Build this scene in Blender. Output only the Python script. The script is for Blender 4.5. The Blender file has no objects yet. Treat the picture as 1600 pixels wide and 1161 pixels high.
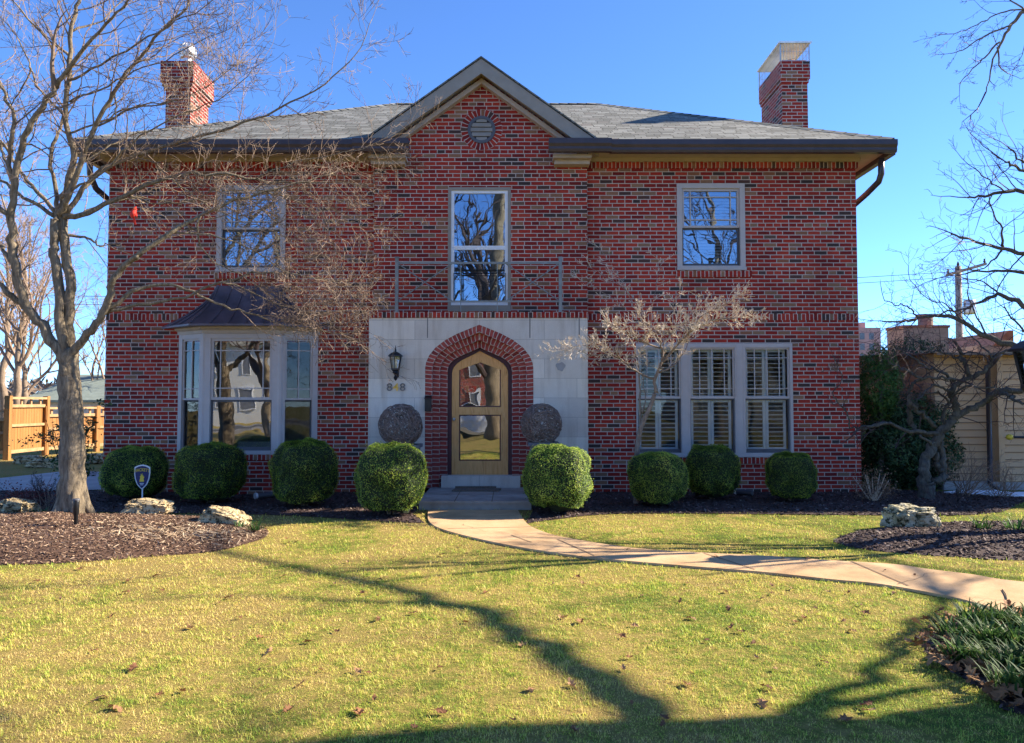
import bpy, bmesh, math, random
import numpy as np
from mathutils import Vector, Matrix, noise
R = math.radians
SC = bpy.context.scene
COL = SC.collection

# ------------------------------------------------------------------ camera model (metres; facade is the plane Y=0)
F = 1155.56; TH = R(2.4); CH = 1.5; CD = 12.4
_c, _s = math.cos(TH), math.sin(TH)
def P(px, py, Y=0.0):
    Yd = Y + CD; v = (580.5 - py) / F
    z = Yd * (v * _c + _s) / (_c - v * _s); d = Yd * _c + z * _s
    return Vector(((px - 800) / F * d, Y, z + CH))
def G(px, py, Z=0.0):
    v = (580.5 - py) / F; z = Z - CH
    Yd = z * (_c - v * _s) / (v * _c + _s); d = Yd * _c + z * _s
    return Vector(((px - 800) / F * d, Yd - CD, Z))
def PX(px, py, Y=0.0): return P(px, py, Y).x
def PZ(py, Y=0.0): return P(800, py, Y).z

SUN_AZ = R(13); SUN_EL = R(30)      # sun stands to the right and a little behind the facade plane
SUN = Vector((math.cos(SUN_EL) * math.cos(SUN_AZ), math.cos(SUN_EL) * math.sin(SUN_AZ), math.sin(SUN_EL)))

# ------------------------------------------------------------------ materials
class N:
    def __init__(s, name):
        s.m = bpy.data.materials.new(name); s.m.use_nodes = True
        s.t = s.m.node_tree; s.n = s.t.nodes; s.b = s.n['Principled BSDF']; s.out = s.n['Material Output']
    def new(s, typ, **kw):
        n = s.n.new(typ)
        for k, v in kw.items():
            if k.startswith('i_'): n.inputs[k[2:].replace('_', ' ')].default_value = v
            else: setattr(n, k, v)
        return n
    def ln(s, a, b): s.t.links.new(a, b)
    def ramp(s, fac, stops, interp='LINEAR'):
        r = s.n.new('ShaderNodeValToRGB'); r.color_ramp.interpolation = interp
        e = r.color_ramp.elements
        while len(e) > 1: e.remove(e[-1])
        e[0].position = stops[0][0]; e[0].color = (*stops[0][1], 1)
        for p, c in stops[1:]:
            x = e.new(p); x.color = (*c, 1)
        s.ln(fac, r.inputs['Fac']); return r.outputs['Color']
    def noise(s, scale, detail=4, rough=.55, vec=None, dist=0.0):
        n = s.new('ShaderNodeTexNoise'); n.inputs['Scale'].default_value = scale
        n.inputs['Detail'].default_value = detail; n.inputs['Roughness'].default_value = rough; n.inputs['Distortion'].default_value = dist
        s.ln(vec if vec is not None else s.obj(), n.inputs['Vector']); return n.outputs['Fac']
    def obj(s):
        if not hasattr(s, '_tc'): s._tc = s.new('ShaderNodeTexCoord')
        return s._tc.outputs['Object']
    def pos(s):
        if not hasattr(s, '_ge'): s._ge = s.new('ShaderNodeNewGeometry')
        return s._ge.outputs['Position']
    def uv(s):
        if not hasattr(s, '_tc'): s._tc = s.new('ShaderNodeTexCoord')
        return s._tc.outputs['UV']
    def mapv(s, vec, scale=(1, 1, 1)):
        m = s.new('ShaderNodeMapping'); m.inputs['Scale'].default_value = scale; s.ln(vec, m.inputs['Vector']); return m.outputs['Vector']
    def mix(s, fac, a, b, mode='MIX'):
        m = s.new('ShaderNodeMix', data_type='RGBA', blend_type=mode)
        for i, v in ((0, fac), (6, a), (7, b)):
            if isinstance(v, (int, float)): m.inputs[i].default_value = v
            elif isinstance(v, tuple): m.inputs[i].default_value = (*v, 1)
            else: s.ln(v, m.inputs[i])
        return m.outputs[2]
    def bump(s, h, strength=.4, dist=.01):
        b = s.new('ShaderNodeBump'); b.inputs['Strength'].default_value = strength; b.inputs['Distance'].default_value = dist
        s.ln(h, b.inputs['Height']); s.ln(b.outputs['Normal'], s.b.inputs['Normal'])
    def attr(s, name='rnd'):
        a = s.new('ShaderNodeAttribute', attribute_name=name); return a.outputs['Fac']
    def col(s, c):
        if isinstance(c, tuple): s.b.inputs['Base Color'].default_value = (*c, 1)
        else: s.ln(c, s.b.inputs['Base Color'])
    def fin(s, rough=.7, metal=0, spec=.4):
        s.b.inputs['Roughness'].default_value = rough; s.b.inputs['Metallic'].default_value = metal
        s.b.inputs['Specular IOR Level'].default_value = spec
        return s.m
def plain(name, c, rough=.6, metal=0, spec=.4, var=.25, vscale=6, bump=.0, bscale=60):
    k = N(name); nz = k.noise(vscale, 6)
    k.col(k.ramp(nz, [(.3, tuple(x * (1 - var) for x in c)), (.7, tuple(min(1, x * (1 + var)) for x in c))]))
    if bump: k.bump(k.noise(bscale, 4), bump, .01)
    return k.fin(rough, metal, spec)

def brick_mat(name, squash=True, reds=None):
    k = N(name)
    b = k.new('ShaderNodeTexBrick', offset=.5, offset_frequency=2, squash=.62 if squash else 1.0, squash_frequency=6)
    jit = k.new('ShaderNodeTexNoise'); jit.inputs['Scale'].default_value = 9; k.ln(k.uv(), jit.inputs['Vector'])
    va = k.new('ShaderNodeVectorMath', operation='MULTIPLY_ADD'); k.ln(jit.outputs['Color'], va.inputs[0])
    va.inputs[1].default_value = (.007, .0055, 0); k.ln(k.uv(), va.inputs[2])
    k.ln(va.outputs[0], b.inputs['Vector'])
    for nm, v in (('Color1', (0, 0, 0, 1)), ('Color2', (1, 1, 1, 1)), ('Mortar', (0, 0, 0, 1))): b.inputs[nm].default_value = v
    for nm, v in (('Scale', 1), ('Mortar Size', .0074), ('Mortar Smooth', .15), ('Bias', 0), ('Brick Width', .213), ('Row Height', .0677)): b.inputs[nm].default_value = v
    face = k.ramp(b.outputs['Color'], reds or [(0, (.17, .016, .014)), (.25, (.275, .022, .015)), (.5, (.35, .031, .018)), (.775, (.405, .050, .028)), (.79, (.25, .095, .05)), (.855, (.29, .15, .085)), (.905, (.20, .105, .065)), (.917, (.07, .040, .034)), (.96, (.048, .034, .030)), (1, (.10, .048, .038))])
    fine = k.noise(55, 5, .65, k.uv()); big = k.noise(.7, 3, .5, k.uv())
    face = k.mix(.55, face, k.ramp(fine, [(.3, (.45, .45, .45)), (.7, (.62, .62, .62))]), 'OVERLAY')
    mort = k.ramp(big, [(.3, (.46, .375, .30)), (.7, (.64, .535, .43))])
    mort = k.mix(k.noise(160, 3, .6, k.uv()), mort, (.47, .40, .37))
    wth = k.ramp(k.noise(.9, 6, .62, k.mapv(k.uv(), (1, .45, 1))), [(.30, (.60, .58, .57)), (.5, (.92, .92, .92)), (.72, (1.12, 1.10, 1.08))])
    k.col(k.mix(.8, k.mix(b.outputs['Fac'], face, mort), wth, 'MULTIPLY'))
    h = k.new('ShaderNodeMath', operation='MULTIPLY_ADD'); k.ln(b.outputs['Fac'], h.inputs[0]); h.inputs[1].default_value = -1
    k.ln(fine, h.inputs[2]); k.bump(h.outputs[0], .6, .008)
    return k.fin(.85, 0, .25)

def shingle_mat():
    k = N('asphalt_shingles')
    b = k.new('ShaderNodeTexBrick', offset=.43, offset_frequency=2, squash=.8, squash_frequency=3)
    jit = k.new('ShaderNodeTexNoise'); jit.inputs['Scale'].default_value = 5; k.ln(k.uv(), jit.inputs['Vector'])
    va = k.new('ShaderNodeVectorMath', operation='MULTIPLY_ADD'); k.ln(jit.outputs['Color'], va.inputs[0])
    va.inputs[1].default_value = (.05, .025, 0); k.ln(k.uv(), va.inputs[2]); k.ln(va.outputs[0], b.inputs['Vector'])
    for nm, v in (('Color1', (0, 0, 0, 1)), ('Color2', (1, 1, 1, 1)), ('Mortar', (.0, .0, .0, 1))): b.inputs[nm].default_value = v
    for nm, v in (('Scale', 1), ('Mortar Size', .010), ('Mortar Smooth', .3), ('Bias', 0), ('Brick Width', .27), ('Row Height', .145)): b.inputs[nm].default_value = v
    face = k.ramp(b.outputs['Color'], [(0, (.115, .115, .10)), (.5, (.175, .175, .155)), (.85, (.25, .25, .225)), (1, (.14, .125, .11))])
    face = k.mix(.6, face, k.ramp(k.noise(120, 3, .7, k.uv()), [(.3, (.35, .35, .35)), (.7, (.65, .65, .65))]), 'OVERLAY')
    face = k.mix(.5, face, k.ramp(k.noise(.8, 4, .6, k.uv()), [(.3, (.38, .38, .38)), (.7, (.6, .6, .6))]), 'OVERLAY')
    k.col(k.mix(b.outputs['Fac'], face, (.07, .07, .06)))
    h = k.new('ShaderNodeMath', operation='MULTIPLY'); k.ln(b.outputs['Fac'], h.inputs[0]); h.inputs[1].default_value = -1
    k.bump(h.outputs[0], .8, .012)
    return k.fin(.9, 0, .2)

def stone_mat():
    k = N('limestone')
    b = k.new('ShaderNodeTexBrick', offset=.5, offset_frequency=2)
    k.ln(k.uv(), b.inputs['Vector'])
    for nm, v in (('Color1', (.56, .51, .44, 1)), ('Color2', (.74, .68, .585, 1)), ('Mortar', (.40, .365, .32, 1))): b.inputs[nm].default_value = v
    for nm, v in (('Scale', 1), ('Mortar Size', .004), ('Mortar Smooth', .4), ('Brick Width', 1.05), ('Row Height', .315)): b.inputs[nm].default_value = v
    c = k.mix(.55, b.outputs['Color'], k.ramp(k.noise(2.2, 6, .65, k.uv()), [(.3, (.40, .40, .41)), (.7, (.58, .575, .57))]), 'OVERLAY')
    c = k.mix(.35, c, k.ramp(k.noise(70, 4, .7, k.uv()), [(.35, (.38, .38, .38)), (.65, (.6, .6, .6))]), 'OVERLAY')
    st = k.ramp(k.noise(1.0, 5, .6, k.mapv(k.uv(), (7, .8, 1))), [(.48, (1, 1, 1)), (.75, (.72, .68, .64))])
    c = k.mix(.85, c, st, 'MULTIPLY')
    k.col(c); k.bump(k.noise(45, 5, .6, k.uv()), .25, .006)
    return k.fin(.9, 0, .2)

def wood_mat(name, c0, c1, scale=(30, 30, 2.2), rough=.45):
    k = N(name)
    n = k.noise(1.0, 6, .6, k.mapv(k.pos(), scale), 1.2)
    k.col(k.ramp(n, [(.3, c0), (.52, c1), (.7, tuple(x * .85 for x in c0))])); k.bump(n, .15, .003)
    return k.fin(rough, 0, .35)

def bark_mat(name, c0, c1, sx=26, sz=5):
    k = N(name)
    n = k.noise(1.0, 7, .7, k.mapv(k.pos(), (sx, sx, sz)), .8)
    m = k.noise(7, 4, .6, k.pos())
    col = k.ramp(n, [(.28, c0), (.5, tuple((a + b) / 2 for a, b in zip(c0, c1))), (.72, c1)])
    col = k.mix(.5, col, k.ramp(m, [(.35, (.36, .36, .34)), (.65, (.62, .62, .6))]), 'OVERLAY')
    k.col(col); k.bump(n, .9, .02)
    return k.fin(.9, 0, .15)

def rnd_mat(name, stops, rough=.6, spec=.3, trans=.0, noise=None):
    k = N(name); c = k.ramp(k.attr(), stops)
    if noise: c = k.mix(noise[1], c, k.ramp(k.noise(noise[0], 4, .6, k.pos()), [(.3, (.34, .34, .34)), (.7, (.66, .66, .66))]), 'OVERLAY')
    k.col(c)
    if trans:
        tr = k.new('ShaderNodeBsdfTranslucent'); k.ln(c, tr.inputs['Color'])
        mx = k.new('ShaderNodeMixShader'); mx.inputs[0].default_value = trans
        k.ln(k.b.outputs[0], mx.inputs[1]); k.ln(tr.outputs[0], mx.inputs[2]); k.ln(mx.outputs[0], k.out.inputs[0])
    return k.fin(rough, 0, spec)

def glass_mat(name, base=.2, tint=(.86, .92, .92), wav=.02, gtint=(1, 1, 1)):
    k = N(name); k.n.remove(k.b)
    tr = k.new('ShaderNodeBsdfTransparent'); tr.inputs[0].default_value = (*tint, 1)
    gl = k.new('ShaderNodeBsdfGlossy'); gl.inputs['Roughness'].default_value = .0; gl.inputs['Color'].default_value = (*gtint, 1)
    nz = k.new('ShaderNodeTexNoise'); nz.inputs['Scale'].default_value = 2.5; nz.inputs['Detail'].default_value = 1; k.ln(k.obj(), nz.inputs['Vector'])
    bp = k.new('ShaderNodeBump'); bp.inputs['Strength'].default_value = wav; bp.inputs['Distance'].default_value = .1
    k.ln(nz.outputs['Fac'], bp.inputs['Height']); k.ln(bp.outputs['Normal'], gl.inputs['Normal'])
    lw = k.new('ShaderNodeFresnel'); lw.inputs['IOR'].default_value = 1.5
    ad = k.new('ShaderNodeMath', operation='ADD', use_clamp=True); k.ln(lw.outputs[0], ad.inputs[0]); ad.inputs[1].default_value = base
    mx = k.new('ShaderNodeMixShader'); k.ln(ad.outputs[0], mx.inputs[0]); k.ln(tr.outputs[0], mx.inputs[1]); k.ln(gl.outputs[0], mx.inputs[2])
    k.ln(mx.outputs[0], k.out.inputs[0]); return k.m

M = {}
M['brick'] = brick_mat('red_brick'); M['rowlock'] = brick_mat('red_brick_rowlock', False)
M['archbrick'] = brick_mat('arch_brick', False, [(0, (.22, .040, .034)), (.4, (.31, .055, .045)), (.8, (.38, .085, .065)), (1, (.30, .10, .07))])
M['shingle'] = shingle_mat(); M['stone'] = stone_mat()
M['trim'] = plain('taupe_paint', (.46, .41, .385), .55, var=.06, bump=.05)
M['white'] = plain('white_vinyl', (.74, .76, .78), .4, var=.05)
M['darktrim'] = plain('dark_screen_frame', (.085, .085, .095), .5, var=.1)
M['rake'] = plain('grey_rake_paint', (.275, .24, .195), .6, var=.1, bump=.08)
M['soffit'] = plain('beige_soffit', (.43, .36, .30), .6, var=.1)
M['gutter'] = plain('dark_brown_gutter', (.048, .034, .037), .35, spec=.5, var=.2)
M['copper'] = plain('aged_copper', (.115, .09, .102), .42, .45, var=.35, vscale=3)
M['oak'] = wood_mat('oak_door', (.56, .255, .07), (.74, .41, .15))
M['plum'] = plain('plum_door_jamb', (.06, .018, .03), .5)
M['iron'] = plain('grey_wrought_iron', (.23, .245, .235), .55, .3, var=.2)
M['black'] = plain('black_metal', (.012, .012, .014), .4, .2, spec=.5)
M['brass'] = plain('worn_brass', (.62, .42, .10), .35, .7)
M['num'] = plain('grey_numeral', (.17, .165, .16), .5, .4)
M['metal'] = plain('galvanised_metal', (.55, .55, .55), .4, .7, var=.2)
M['lid'] = plain('pale_cap_metal', (.70, .75, .80), .5, .0, var=.15)
M['mesh'] = plain('wire_mesh', (.45, .46, .47), .4, .5)
M['glass'] = glass_mat('window_glass', .05)
M['glasss'] = glass_mat('side_light_glass', .0)
M['glassr'] = glass_mat('reflective_window_glass', .36, gtint=(.72, .86, 1))
M['glassd'] = glass_mat('door_glass', .26)
M['lampglass'] = glass_mat('lantern_glass', .08, (.95, .95, .93))
M['blind'] = plain('white_slats', (.76, .82, .90), .6, var=.05)
M['bulb'] = plain('frosted_tube', (.8, .8, .78), .5, var=.03)
M['inside'] = plain('interior_wall', (.30, .27, .24), .8)
M['porch'] = plain('brown_concrete', (.34, .29, .25), .9, var=.25, vscale=4, bump=.2)
M['concrete'] = plain('grey_concrete', (.36, .35, .34), .9, var=.2, vscale=3, bump=.2)
M['pedestal'] = plain('grey_planter', (.12, .125, .135), .7, var=.15)
M['twigball'] = plain('dark_vine', (.21, .155, .13), .8, var=.4, vscale=30)
M['bark'] = bark_mat('maple_bark', (.05, .038, .028), (.34, .275, .195))
M['twig'] = plain('maple_twig', (.21, .15, .11), .85, var=.35, vscale=3)
M['dogbark'] = bark_mat('dogwood_bark', (.15, .11, .09), (.33, .26, .21), 40, 10)
M['dogtwig'] = plain('dogwood_twig', (.60, .50, .38), .85, var=.3, vscale=4)
M['gnbark'] = bark_mat('gnarled_bark', (.035, .032, .03), (.15, .145, .125), 24, 9)
M['gntwig'] = plain('dark_twig', (.06, .042, .042), .85, var=.3)
M['crabtwig'] = plain('purplish_twig', (.10, .06, .065), .8, var=.3)
M['fartwig'] = plain('tan_twig', (.25, .175, .125), .9, var=.3, vscale=2)
M['farbark'] = bark_mat('pale_far_bark', (.14, .10, .075), (.30, .23, .17), 10, 3)
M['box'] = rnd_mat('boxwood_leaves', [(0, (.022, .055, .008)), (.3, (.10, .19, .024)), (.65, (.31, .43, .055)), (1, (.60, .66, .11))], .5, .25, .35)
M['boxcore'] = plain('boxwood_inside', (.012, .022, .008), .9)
M['ever'] = rnd_mat('evergreen_leaves', [(0, (.016, .045, .014)), (.6, (.04, .09, .028)), (1, (.11, .17, .05))], .5, .35, .2)
M['yew'] = rnd_mat('yellow_green_leaves', [(0, (.03, .10, .02)), (.6, (.08, .18, .04)), (1, (.18, .26, .07))], .6, .3, .3)
M['drybush'] = rnd_mat('dry_leaves', [(0, (.16, .09, .05)), (1, (.36, .25, .17))], .8, .2, .2)
M['lir'] = rnd_mat('strap_leaves', [(0, (.02, .055, .015)), (.5, (.055, .12, .03)), (.85, (.14, .21, .05)), (1, (.34, .32, .12))], .6, .22, .35)
M['leaf'] = rnd_mat('fallen_leaf', [(0, (.13, .055, .025)), (.5, (.26, .12, .05)), (1, (.40, .25, .13))], .75, .3, .15)
M['mulch'] = rnd_mat('red_mulch_chips', [(0, (.045, .026, .018)), (.5, (.13, .075, .05)), (.8, (.26, .165, .11)), (1, (.48, .35, .235))], .85, .2)
M['dmulch'] = rnd_mat('dark_mulch_chips', [(0, (.03, .018, .016)), (.6, (.075, .045, .04)), (.93, (.13, .09, .08)), (1, (.30, .25, .22))], .8, .3)
M['redleaf'] = rnd_mat('red_bush_leaves', [(0, (.09, .02, .02)), (1, (.2, .06, .05))], .7, .3, .2)
M['snow'] = plain('old_snow', (.82, .84, .88), .7, var=.05, bump=.3, bscale=20)
M['sign_blue'] = plain('sign_blue', (.012, .015, .10), .4, var=.05)
M['sign_yellow'] = plain('sign_yellow', (.75, .55, .06), .5, var=.05)
M['red'] = plain('cardinal_red', (.55, .03, .02), .7, var=.2, vscale=40)
M['beak'] = plain('orange_beak', (.7, .25, .05), .5)
M['pole'] = plain('weathered_pole', (.30, .24, .20), .9, var=.25)
M['siding'] = plain('tan_siding', (.57, .36, .195), .65, var=.07, vscale=2)
M['tanbrick'] = plain('tan_masonry', (.52, .36, .24), .9, var=.15, vscale=8)
M['terra'] = plain('terracotta', (.50, .20, .10), .8)
M['fence'] = wood_mat('cedar_fence', (.21, .09, .02), (.31, .145, .04), (7, 7, .6), .7)
M['fencecap'] = plain('pale_fence_rail', (.36, .21, .10), .7)
M['shedroof'] = plain('green_grey_shingles', (.20, .235, .20), .9, var=.15, vscale=4)
M['shedwall'] = plain('pale_shed_wall', (.5, .47, .43), .8)
M['yellow'] = plain('yellow_cap', (.75, .55, .05), .5)
M['rope'] = plain('coir_mat', (.16, .12, .09), .95, var=.3, vscale=40)
def rock_mat(name, c0, c1, c2, moss=.0):
    k = N(name); n = k.noise(5, 8, .65); n2 = k.noise(17, 6, .7)
    c = k.ramp(n, [(.28, c0), (.48, c1), (.68, c2)])
    c = k.mix(k.ramp(n2, [(.42, (0, 0, 0)), (.50, (1, 1, 1))]), tuple(x * .35 for x in c0), c)
    k.col(c); k.bump(n2, .9, .03); return k.fin(.9, 0, .2)
M['rock'] = rock_mat('tan_limestone_boulder', (.26, .18, .095), (.50, .385, .215), (.66, .53, .32))
M['rockmoss'] = rock_mat('mossy_boulder', (.13, .14, .07), (.44, .39, .25), (.62, .56, .42))

def path_mat():
    k = N('tan_concrete'); n = k.noise(1.6, 8, .68, k.pos()); n2 = k.noise(120, 4, .7, k.pos())
    c = k.ramp(n, [(.28, (.36, .22, .12)), (.4, (.44, .28, .145)), (.6, (.56, .375, .21)), (.75, (.50, .325, .175))])
    c = k.mix(.5, c, k.ramp(n2, [(.35, (.36, .36, .36)), (.65, (.62, .62, .62))]), 'OVERLAY')
    k.col(c); k.bump(n2, .3, .004); return k.fin(.9, 0, .2)
M['path'] = path_mat(); M['crack'] = plain('path_crack', (.13, .09, .06), .95); M['joint_and_lap_shade'] = plain('path_joint', (.17, .115, .075), .95)
def lawn_cols(k):
    p = k.pos(); a = k.ramp(k.noise(.6, 5, .62, p, .6), [(.3, (.28,) * 3), (.7, (.74,) * 3)]); b = k.ramp(k.noise(4.2, 7, .72, p), [(.32, (.14,) * 3), (.68, (.88,) * 3)])
    f0 = k.new('ShaderNodeMath', operation='MULTIPLY_ADD'); k.ln(b, f0.inputs[0]); f0.inputs[1].default_value = .55; k.ln(a, f0.inputs[2])
    cl = k.ramp(k.noise(17, 4, .65, p), [(.3, (0,) * 3), (.7, (1,) * 3)])
    f = k.new('ShaderNodeMath', operation='MULTIPLY_ADD'); k.ln(cl, f.inputs[0]); f.inputs[1].default_value = .34
    fs = k.new('ShaderNodeMath', operation='SUBTRACT'); k.ln(f0.outputs[0], fs.inputs[0]); fs.inputs[1].default_value = .17; k.ln(fs.outputs[0], f.inputs[2])
    # greener towards the right-hand, better watered side of the lawn
    sx = k.new('ShaderNodeSeparateXYZ'); k.ln(p, sx.inputs[0])
    g = k.new('ShaderNodeMapRange'); k.ln(sx.outputs[0], g.inputs['Value'])
    g.inputs['From Min'].default_value = -3; g.inputs['From Max'].default_value = 4.5; g.inputs['To Min'].default_value = -.15; g.inputs['To Max'].default_value = .05
    h = k.new('ShaderNodeMath', operation='ADD'); k.ln(f.outputs[0], h.inputs[0]); k.ln(g.outputs[0], h.inputs[1])
    return h.outputs[0]
def lawn_mat():
    k = N('winter_lawn'); f = lawn_cols(k)
    c = k.ramp(f, [(.52, (.42, .32, .13)), (.70, (.40, .33, .115)), (.83, (.27, .27, .07)), (1.0, (.15, .20, .045))])
    n2 = k.noise(60, 6, .75, k.pos())
    c = k.mix(.8, c, k.ramp(n2, [(.32, (.2, .2, .18)), (.5, (.48, .48, .48)), (.7, (.68, .68, .66))]), 'OVERLAY')
    k.col(k.mix(1.0, c, (.72, .68, .56), 'MULTIPLY')); k.bump(n2, .8, .03); return k.fin(.95, 0, .1)
M['lawn'] = lawn_mat()
def grass_mat():
    k = N('grass_blades'); f = lawn_cols(k); r = k.attr()
    ad = k.new('ShaderNodeMath', operation='MULTIPLY_ADD'); k.ln(r, ad.inputs[0]); ad.inputs[1].default_value = .50; 
    sb = k.new('ShaderNodeMath', operation='SUBTRACT'); k.ln(f, sb.inputs[0]); sb.inputs[1].default_value = .25; k.ln(sb.outputs[0], ad.inputs[2])
    c = k.ramp(ad.outputs[0], [(.36, (.80, .60, .25)), (.56, (.80, .66, .20)), (.74, (.64, .64, .12)), (.92, (.38, .50, .06)), (1.0, (.26, .40, .05))])
    k.col(c)
    tr = k.new('ShaderNodeBsdfTranslucent'); k.ln(c, tr.inputs['Color'])
    mx = k.new('ShaderNodeMixShader'); mx.inputs[0].default_value = .45
    k.ln(k.b.outputs[0], mx.inputs[1]); k.ln(tr.outputs[0], mx.inputs[2]); k.ln(mx.outputs[0], k.out.inputs[0])
    return k.fin(.55, 0, .3)
M['grass'] = grass_mat()

# ------------------------------------------------------------------ mesh builder
class MB:
    def __init__(s): s.v = []; s.f = []; s.uv = []; s.mi = []
    def face(s, pts, uv=None, mi=0):
        i = len(s.v); s.v += [tuple(p) for p in pts]; s.f.append(tuple(range(i, i + len(pts))))
        if uv is None:
            a, b, c = Vector(pts[0]), Vector(pts[1]), Vector(pts[2])
            n = (b - a).cross(c - a)
            ax = max(range(3), key=lambda q: abs(n[q]))
            uv = [((p[1], p[2]), (p[0], p[2]), (p[0], p[1]))[ax] for p in pts]
        s.uv += [tuple(u) for u in uv]; s.mi.append(mi)
    def box(s, x0, x1, y0, y1, z0, z1, mi=0, top=True, bottom=True):
        A = lambda *q: Vector(q)
        s.face([A(x0, y0, z0), A(x1, y0, z0), A(x1, y0, z1), A(x0, y0, z1)], None, mi)
        s.face([A(x1, y1, z0), A(x0, y1, z0), A(x0, y1, z1), A(x1, y1, z1)], None, mi)
        s.face([A(x0, y1, z0), A(x0, y0, z0), A(x0, y0, z1), A(x0, y1, z1)], None, mi)
        s.face([A(x1, y0, z0), A(x1, y1, z0), A(x1, y1, z1), A(x1, y0, z1)], None, mi)
        if top: s.face([A(x0, y0, z1), A(x1, y0, z1), A(x1, y1, z1), A(x0, y1, z1)], None, mi)
        if bottom: s.face([A(x0, y1, z0), A(x1, y1, z0), A(x1, y0, z0), A(x0, y0, z0)], None, mi)
    def prism(s, poly, d, mi=0, caps=True, closed=True):   # poly: list of Vectors, d: offset Vector
        d = Vector(d); poly = [Vector(p) for p in poly]; n = len(poly)
        if caps: s.face(poly, None, mi); s.face([p + d for p in reversed(poly)], None, mi)
        for i in range(n if closed else n - 1):
            a, b = poly[i], poly[(i + 1) % n]; s.face([b, a, a + d, b + d], None, mi)
    def tube(s, pts, rad, n=6, mi=0, cap=True):
        pts = [Vector(p) for p in pts]; m = len(pts)
        if m < 2: return
        if not isinstance(rad, (list, tuple)): rad = [rad] * m
        t = (pts[1] - pts[0]).normalized(); u = t.orthogonal().normalized(); base = len(s.v)
        cs = [(math.cos(2 * math.pi * k / n), math.sin(2 * math.pi * k / n)) for k in range(n)]
        for i in range(m):
            t = (pts[min(i + 1, m - 1)] - pts[max(i - 1, 0)])
            if t.length < 1e-9: t = Vector((0, 0, 1))
            t.normalize(); u = u - t * u.dot(t)
            if u.length < 1e-6: u = t.orthogonal()
            u.normalize(); w = t.cross(u); p = pts[i]; r = rad[i]
            for c, q in cs: s.v.append((p.x + (u.x * c + w.x * q) * r, p.y + (u.y * c + w.y * q) * r, p.z + (u.z * c + w.z * q) * r))
        for i in range(m - 1):
            for k in range(n):
                a = base + i * n + k; b = base + i * n + (k + 1) % n
                s.f.append((a, b, b + n, a + n)); s.uv += [(0, 0)] * 4; s.mi.append(mi)
        if cap and n > 3:
            s.f.append(tuple(base + k for k in reversed(range(n)))); s.uv += [(0, 0)] * n; s.mi.append(mi)
            s.f.append(tuple(base + (m - 1) * n + k for k in range(n))); s.uv += [(0, 0)] * n; s.mi.append(mi)
    def lathe(s, c, prof, n=16, mi=0):
        c = Vector(c); base = len(s.v)
        for r, z in prof:
            for k in range(n):
                a = 2 * math.pi * (k + .5) / n; s.v.append((c.x + r * math.cos(a), c.y + r * math.sin(a), c.z + z))
        for i in range(len(prof) - 1):
            for k in range(n):
                a = base + i * n + k; b = base + i * n + (k + 1) % n
                s.f.append((a, b, b + n, a + n)); s.uv += [(0, 0)] * 4; s.mi.append(mi)
    def mesh(s, name, mats, smooth=False, off=Vector()):
        me = bpy.data.meshes.new(name)
        v = s.v if off.length == 0 else [(a - off.x, b - off.y, c - off.z) for a, b, c in s.v]
        me.from_pydata(v, [], s.f)
        uvl = me.uv_layers.new(name='UVMap'); uvl.data.foreach_set('uv', np.array(s.uv, dtype=np.float32).ravel())
        for m in (mats if isinstance(mats, (list, tuple)) else [mats]): me.materials.append(m)
        if max(s.mi, default=0): me.polygons.foreach_set('material_index', s.mi)
        if smooth: me.polygons.foreach_set('use_smooth', [True] * len(s.f))
        me.update(); return me

def wpos(o):
    p = Vector()
    while o is not None: p = p + o.location; o = o.parent
    return p
def tag(o, label=None, cat=None, group=None, kind=None):
    if label: o['label'] = label
    if cat: o['category'] = cat
    if group: o['group'] = group
    if kind: o['kind'] = kind
    return o
def obj(name, mb, mat, parent=None, smooth=False, origin=None):
    off = wpos(parent) if parent else Vector()
    org = Vector(origin) if origin is not None else off
    me = mb.mesh(name, mat, smooth, org)
    o = bpy.data.objects.new(name, me); COL.objects.link(o)
    o.location = org - off if parent else org
    if parent: o.parent = parent
    return o
def raw(name, me, parent=None, loc=(0, 0, 0)):
    o = bpy.data.objects.new(name, me); COL.objects.link(o); o.location = loc
    if parent: o.parent = parent
    return o
def thing(name, label, cat, loc=(0, 0, 0), group=None):
    o = bpy.data.objects.new(name, None); COL.objects.link(o); o.location = loc; o.empty_display_size = .2
    return tag(o, label, cat, group)
def dup(root, loc, rz=0, scale=None, label=None, group=None):
    r = root.copy(); COL.objects.link(r); r.location = loc; r.rotation_euler = (0, 0, rz)
    if scale is not None: r.scale = scale
    if label: r['label'] = label
    if group: r['group'] = group
    for ch in root.children:
        c = ch.copy(); COL.objects.link(c); c.parent = r
        for g in ch.children:
            d = g.copy(); COL.objects.link(d); d.parent = c
    return r
def np_mesh(name, V, faces, mat, rnd=None, smooth=False):
    """V (n,3), faces (m,k) -> mesh with a per-face 'rnd' attribute"""
    V = np.asarray(V, np.float32); faces = np.asarray(faces, np.int32); m, k = faces.shape
    me = bpy.data.meshes.new(name); me.vertices.add(len(V)); me.vertices.foreach_set('co', V.ravel())
    me.loops.add(m * k); me.loops.foreach_set('vertex_index', faces.ravel())
    me.polygons.add(m); me.polygons.foreach_set('loop_start', np.arange(0, m * k, k, dtype=np.int32))
    me.update(calc_edges=True)
    if rnd is not None:
        a = me.attributes.new('rnd', 'FLOAT', 'FACE'); a.data.foreach_set('value', np.asarray(rnd, np.float32))
    if smooth: me.polygons.foreach_set('use_smooth', np.ones(m, bool))
    me.materials.append(mat); return me
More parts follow.
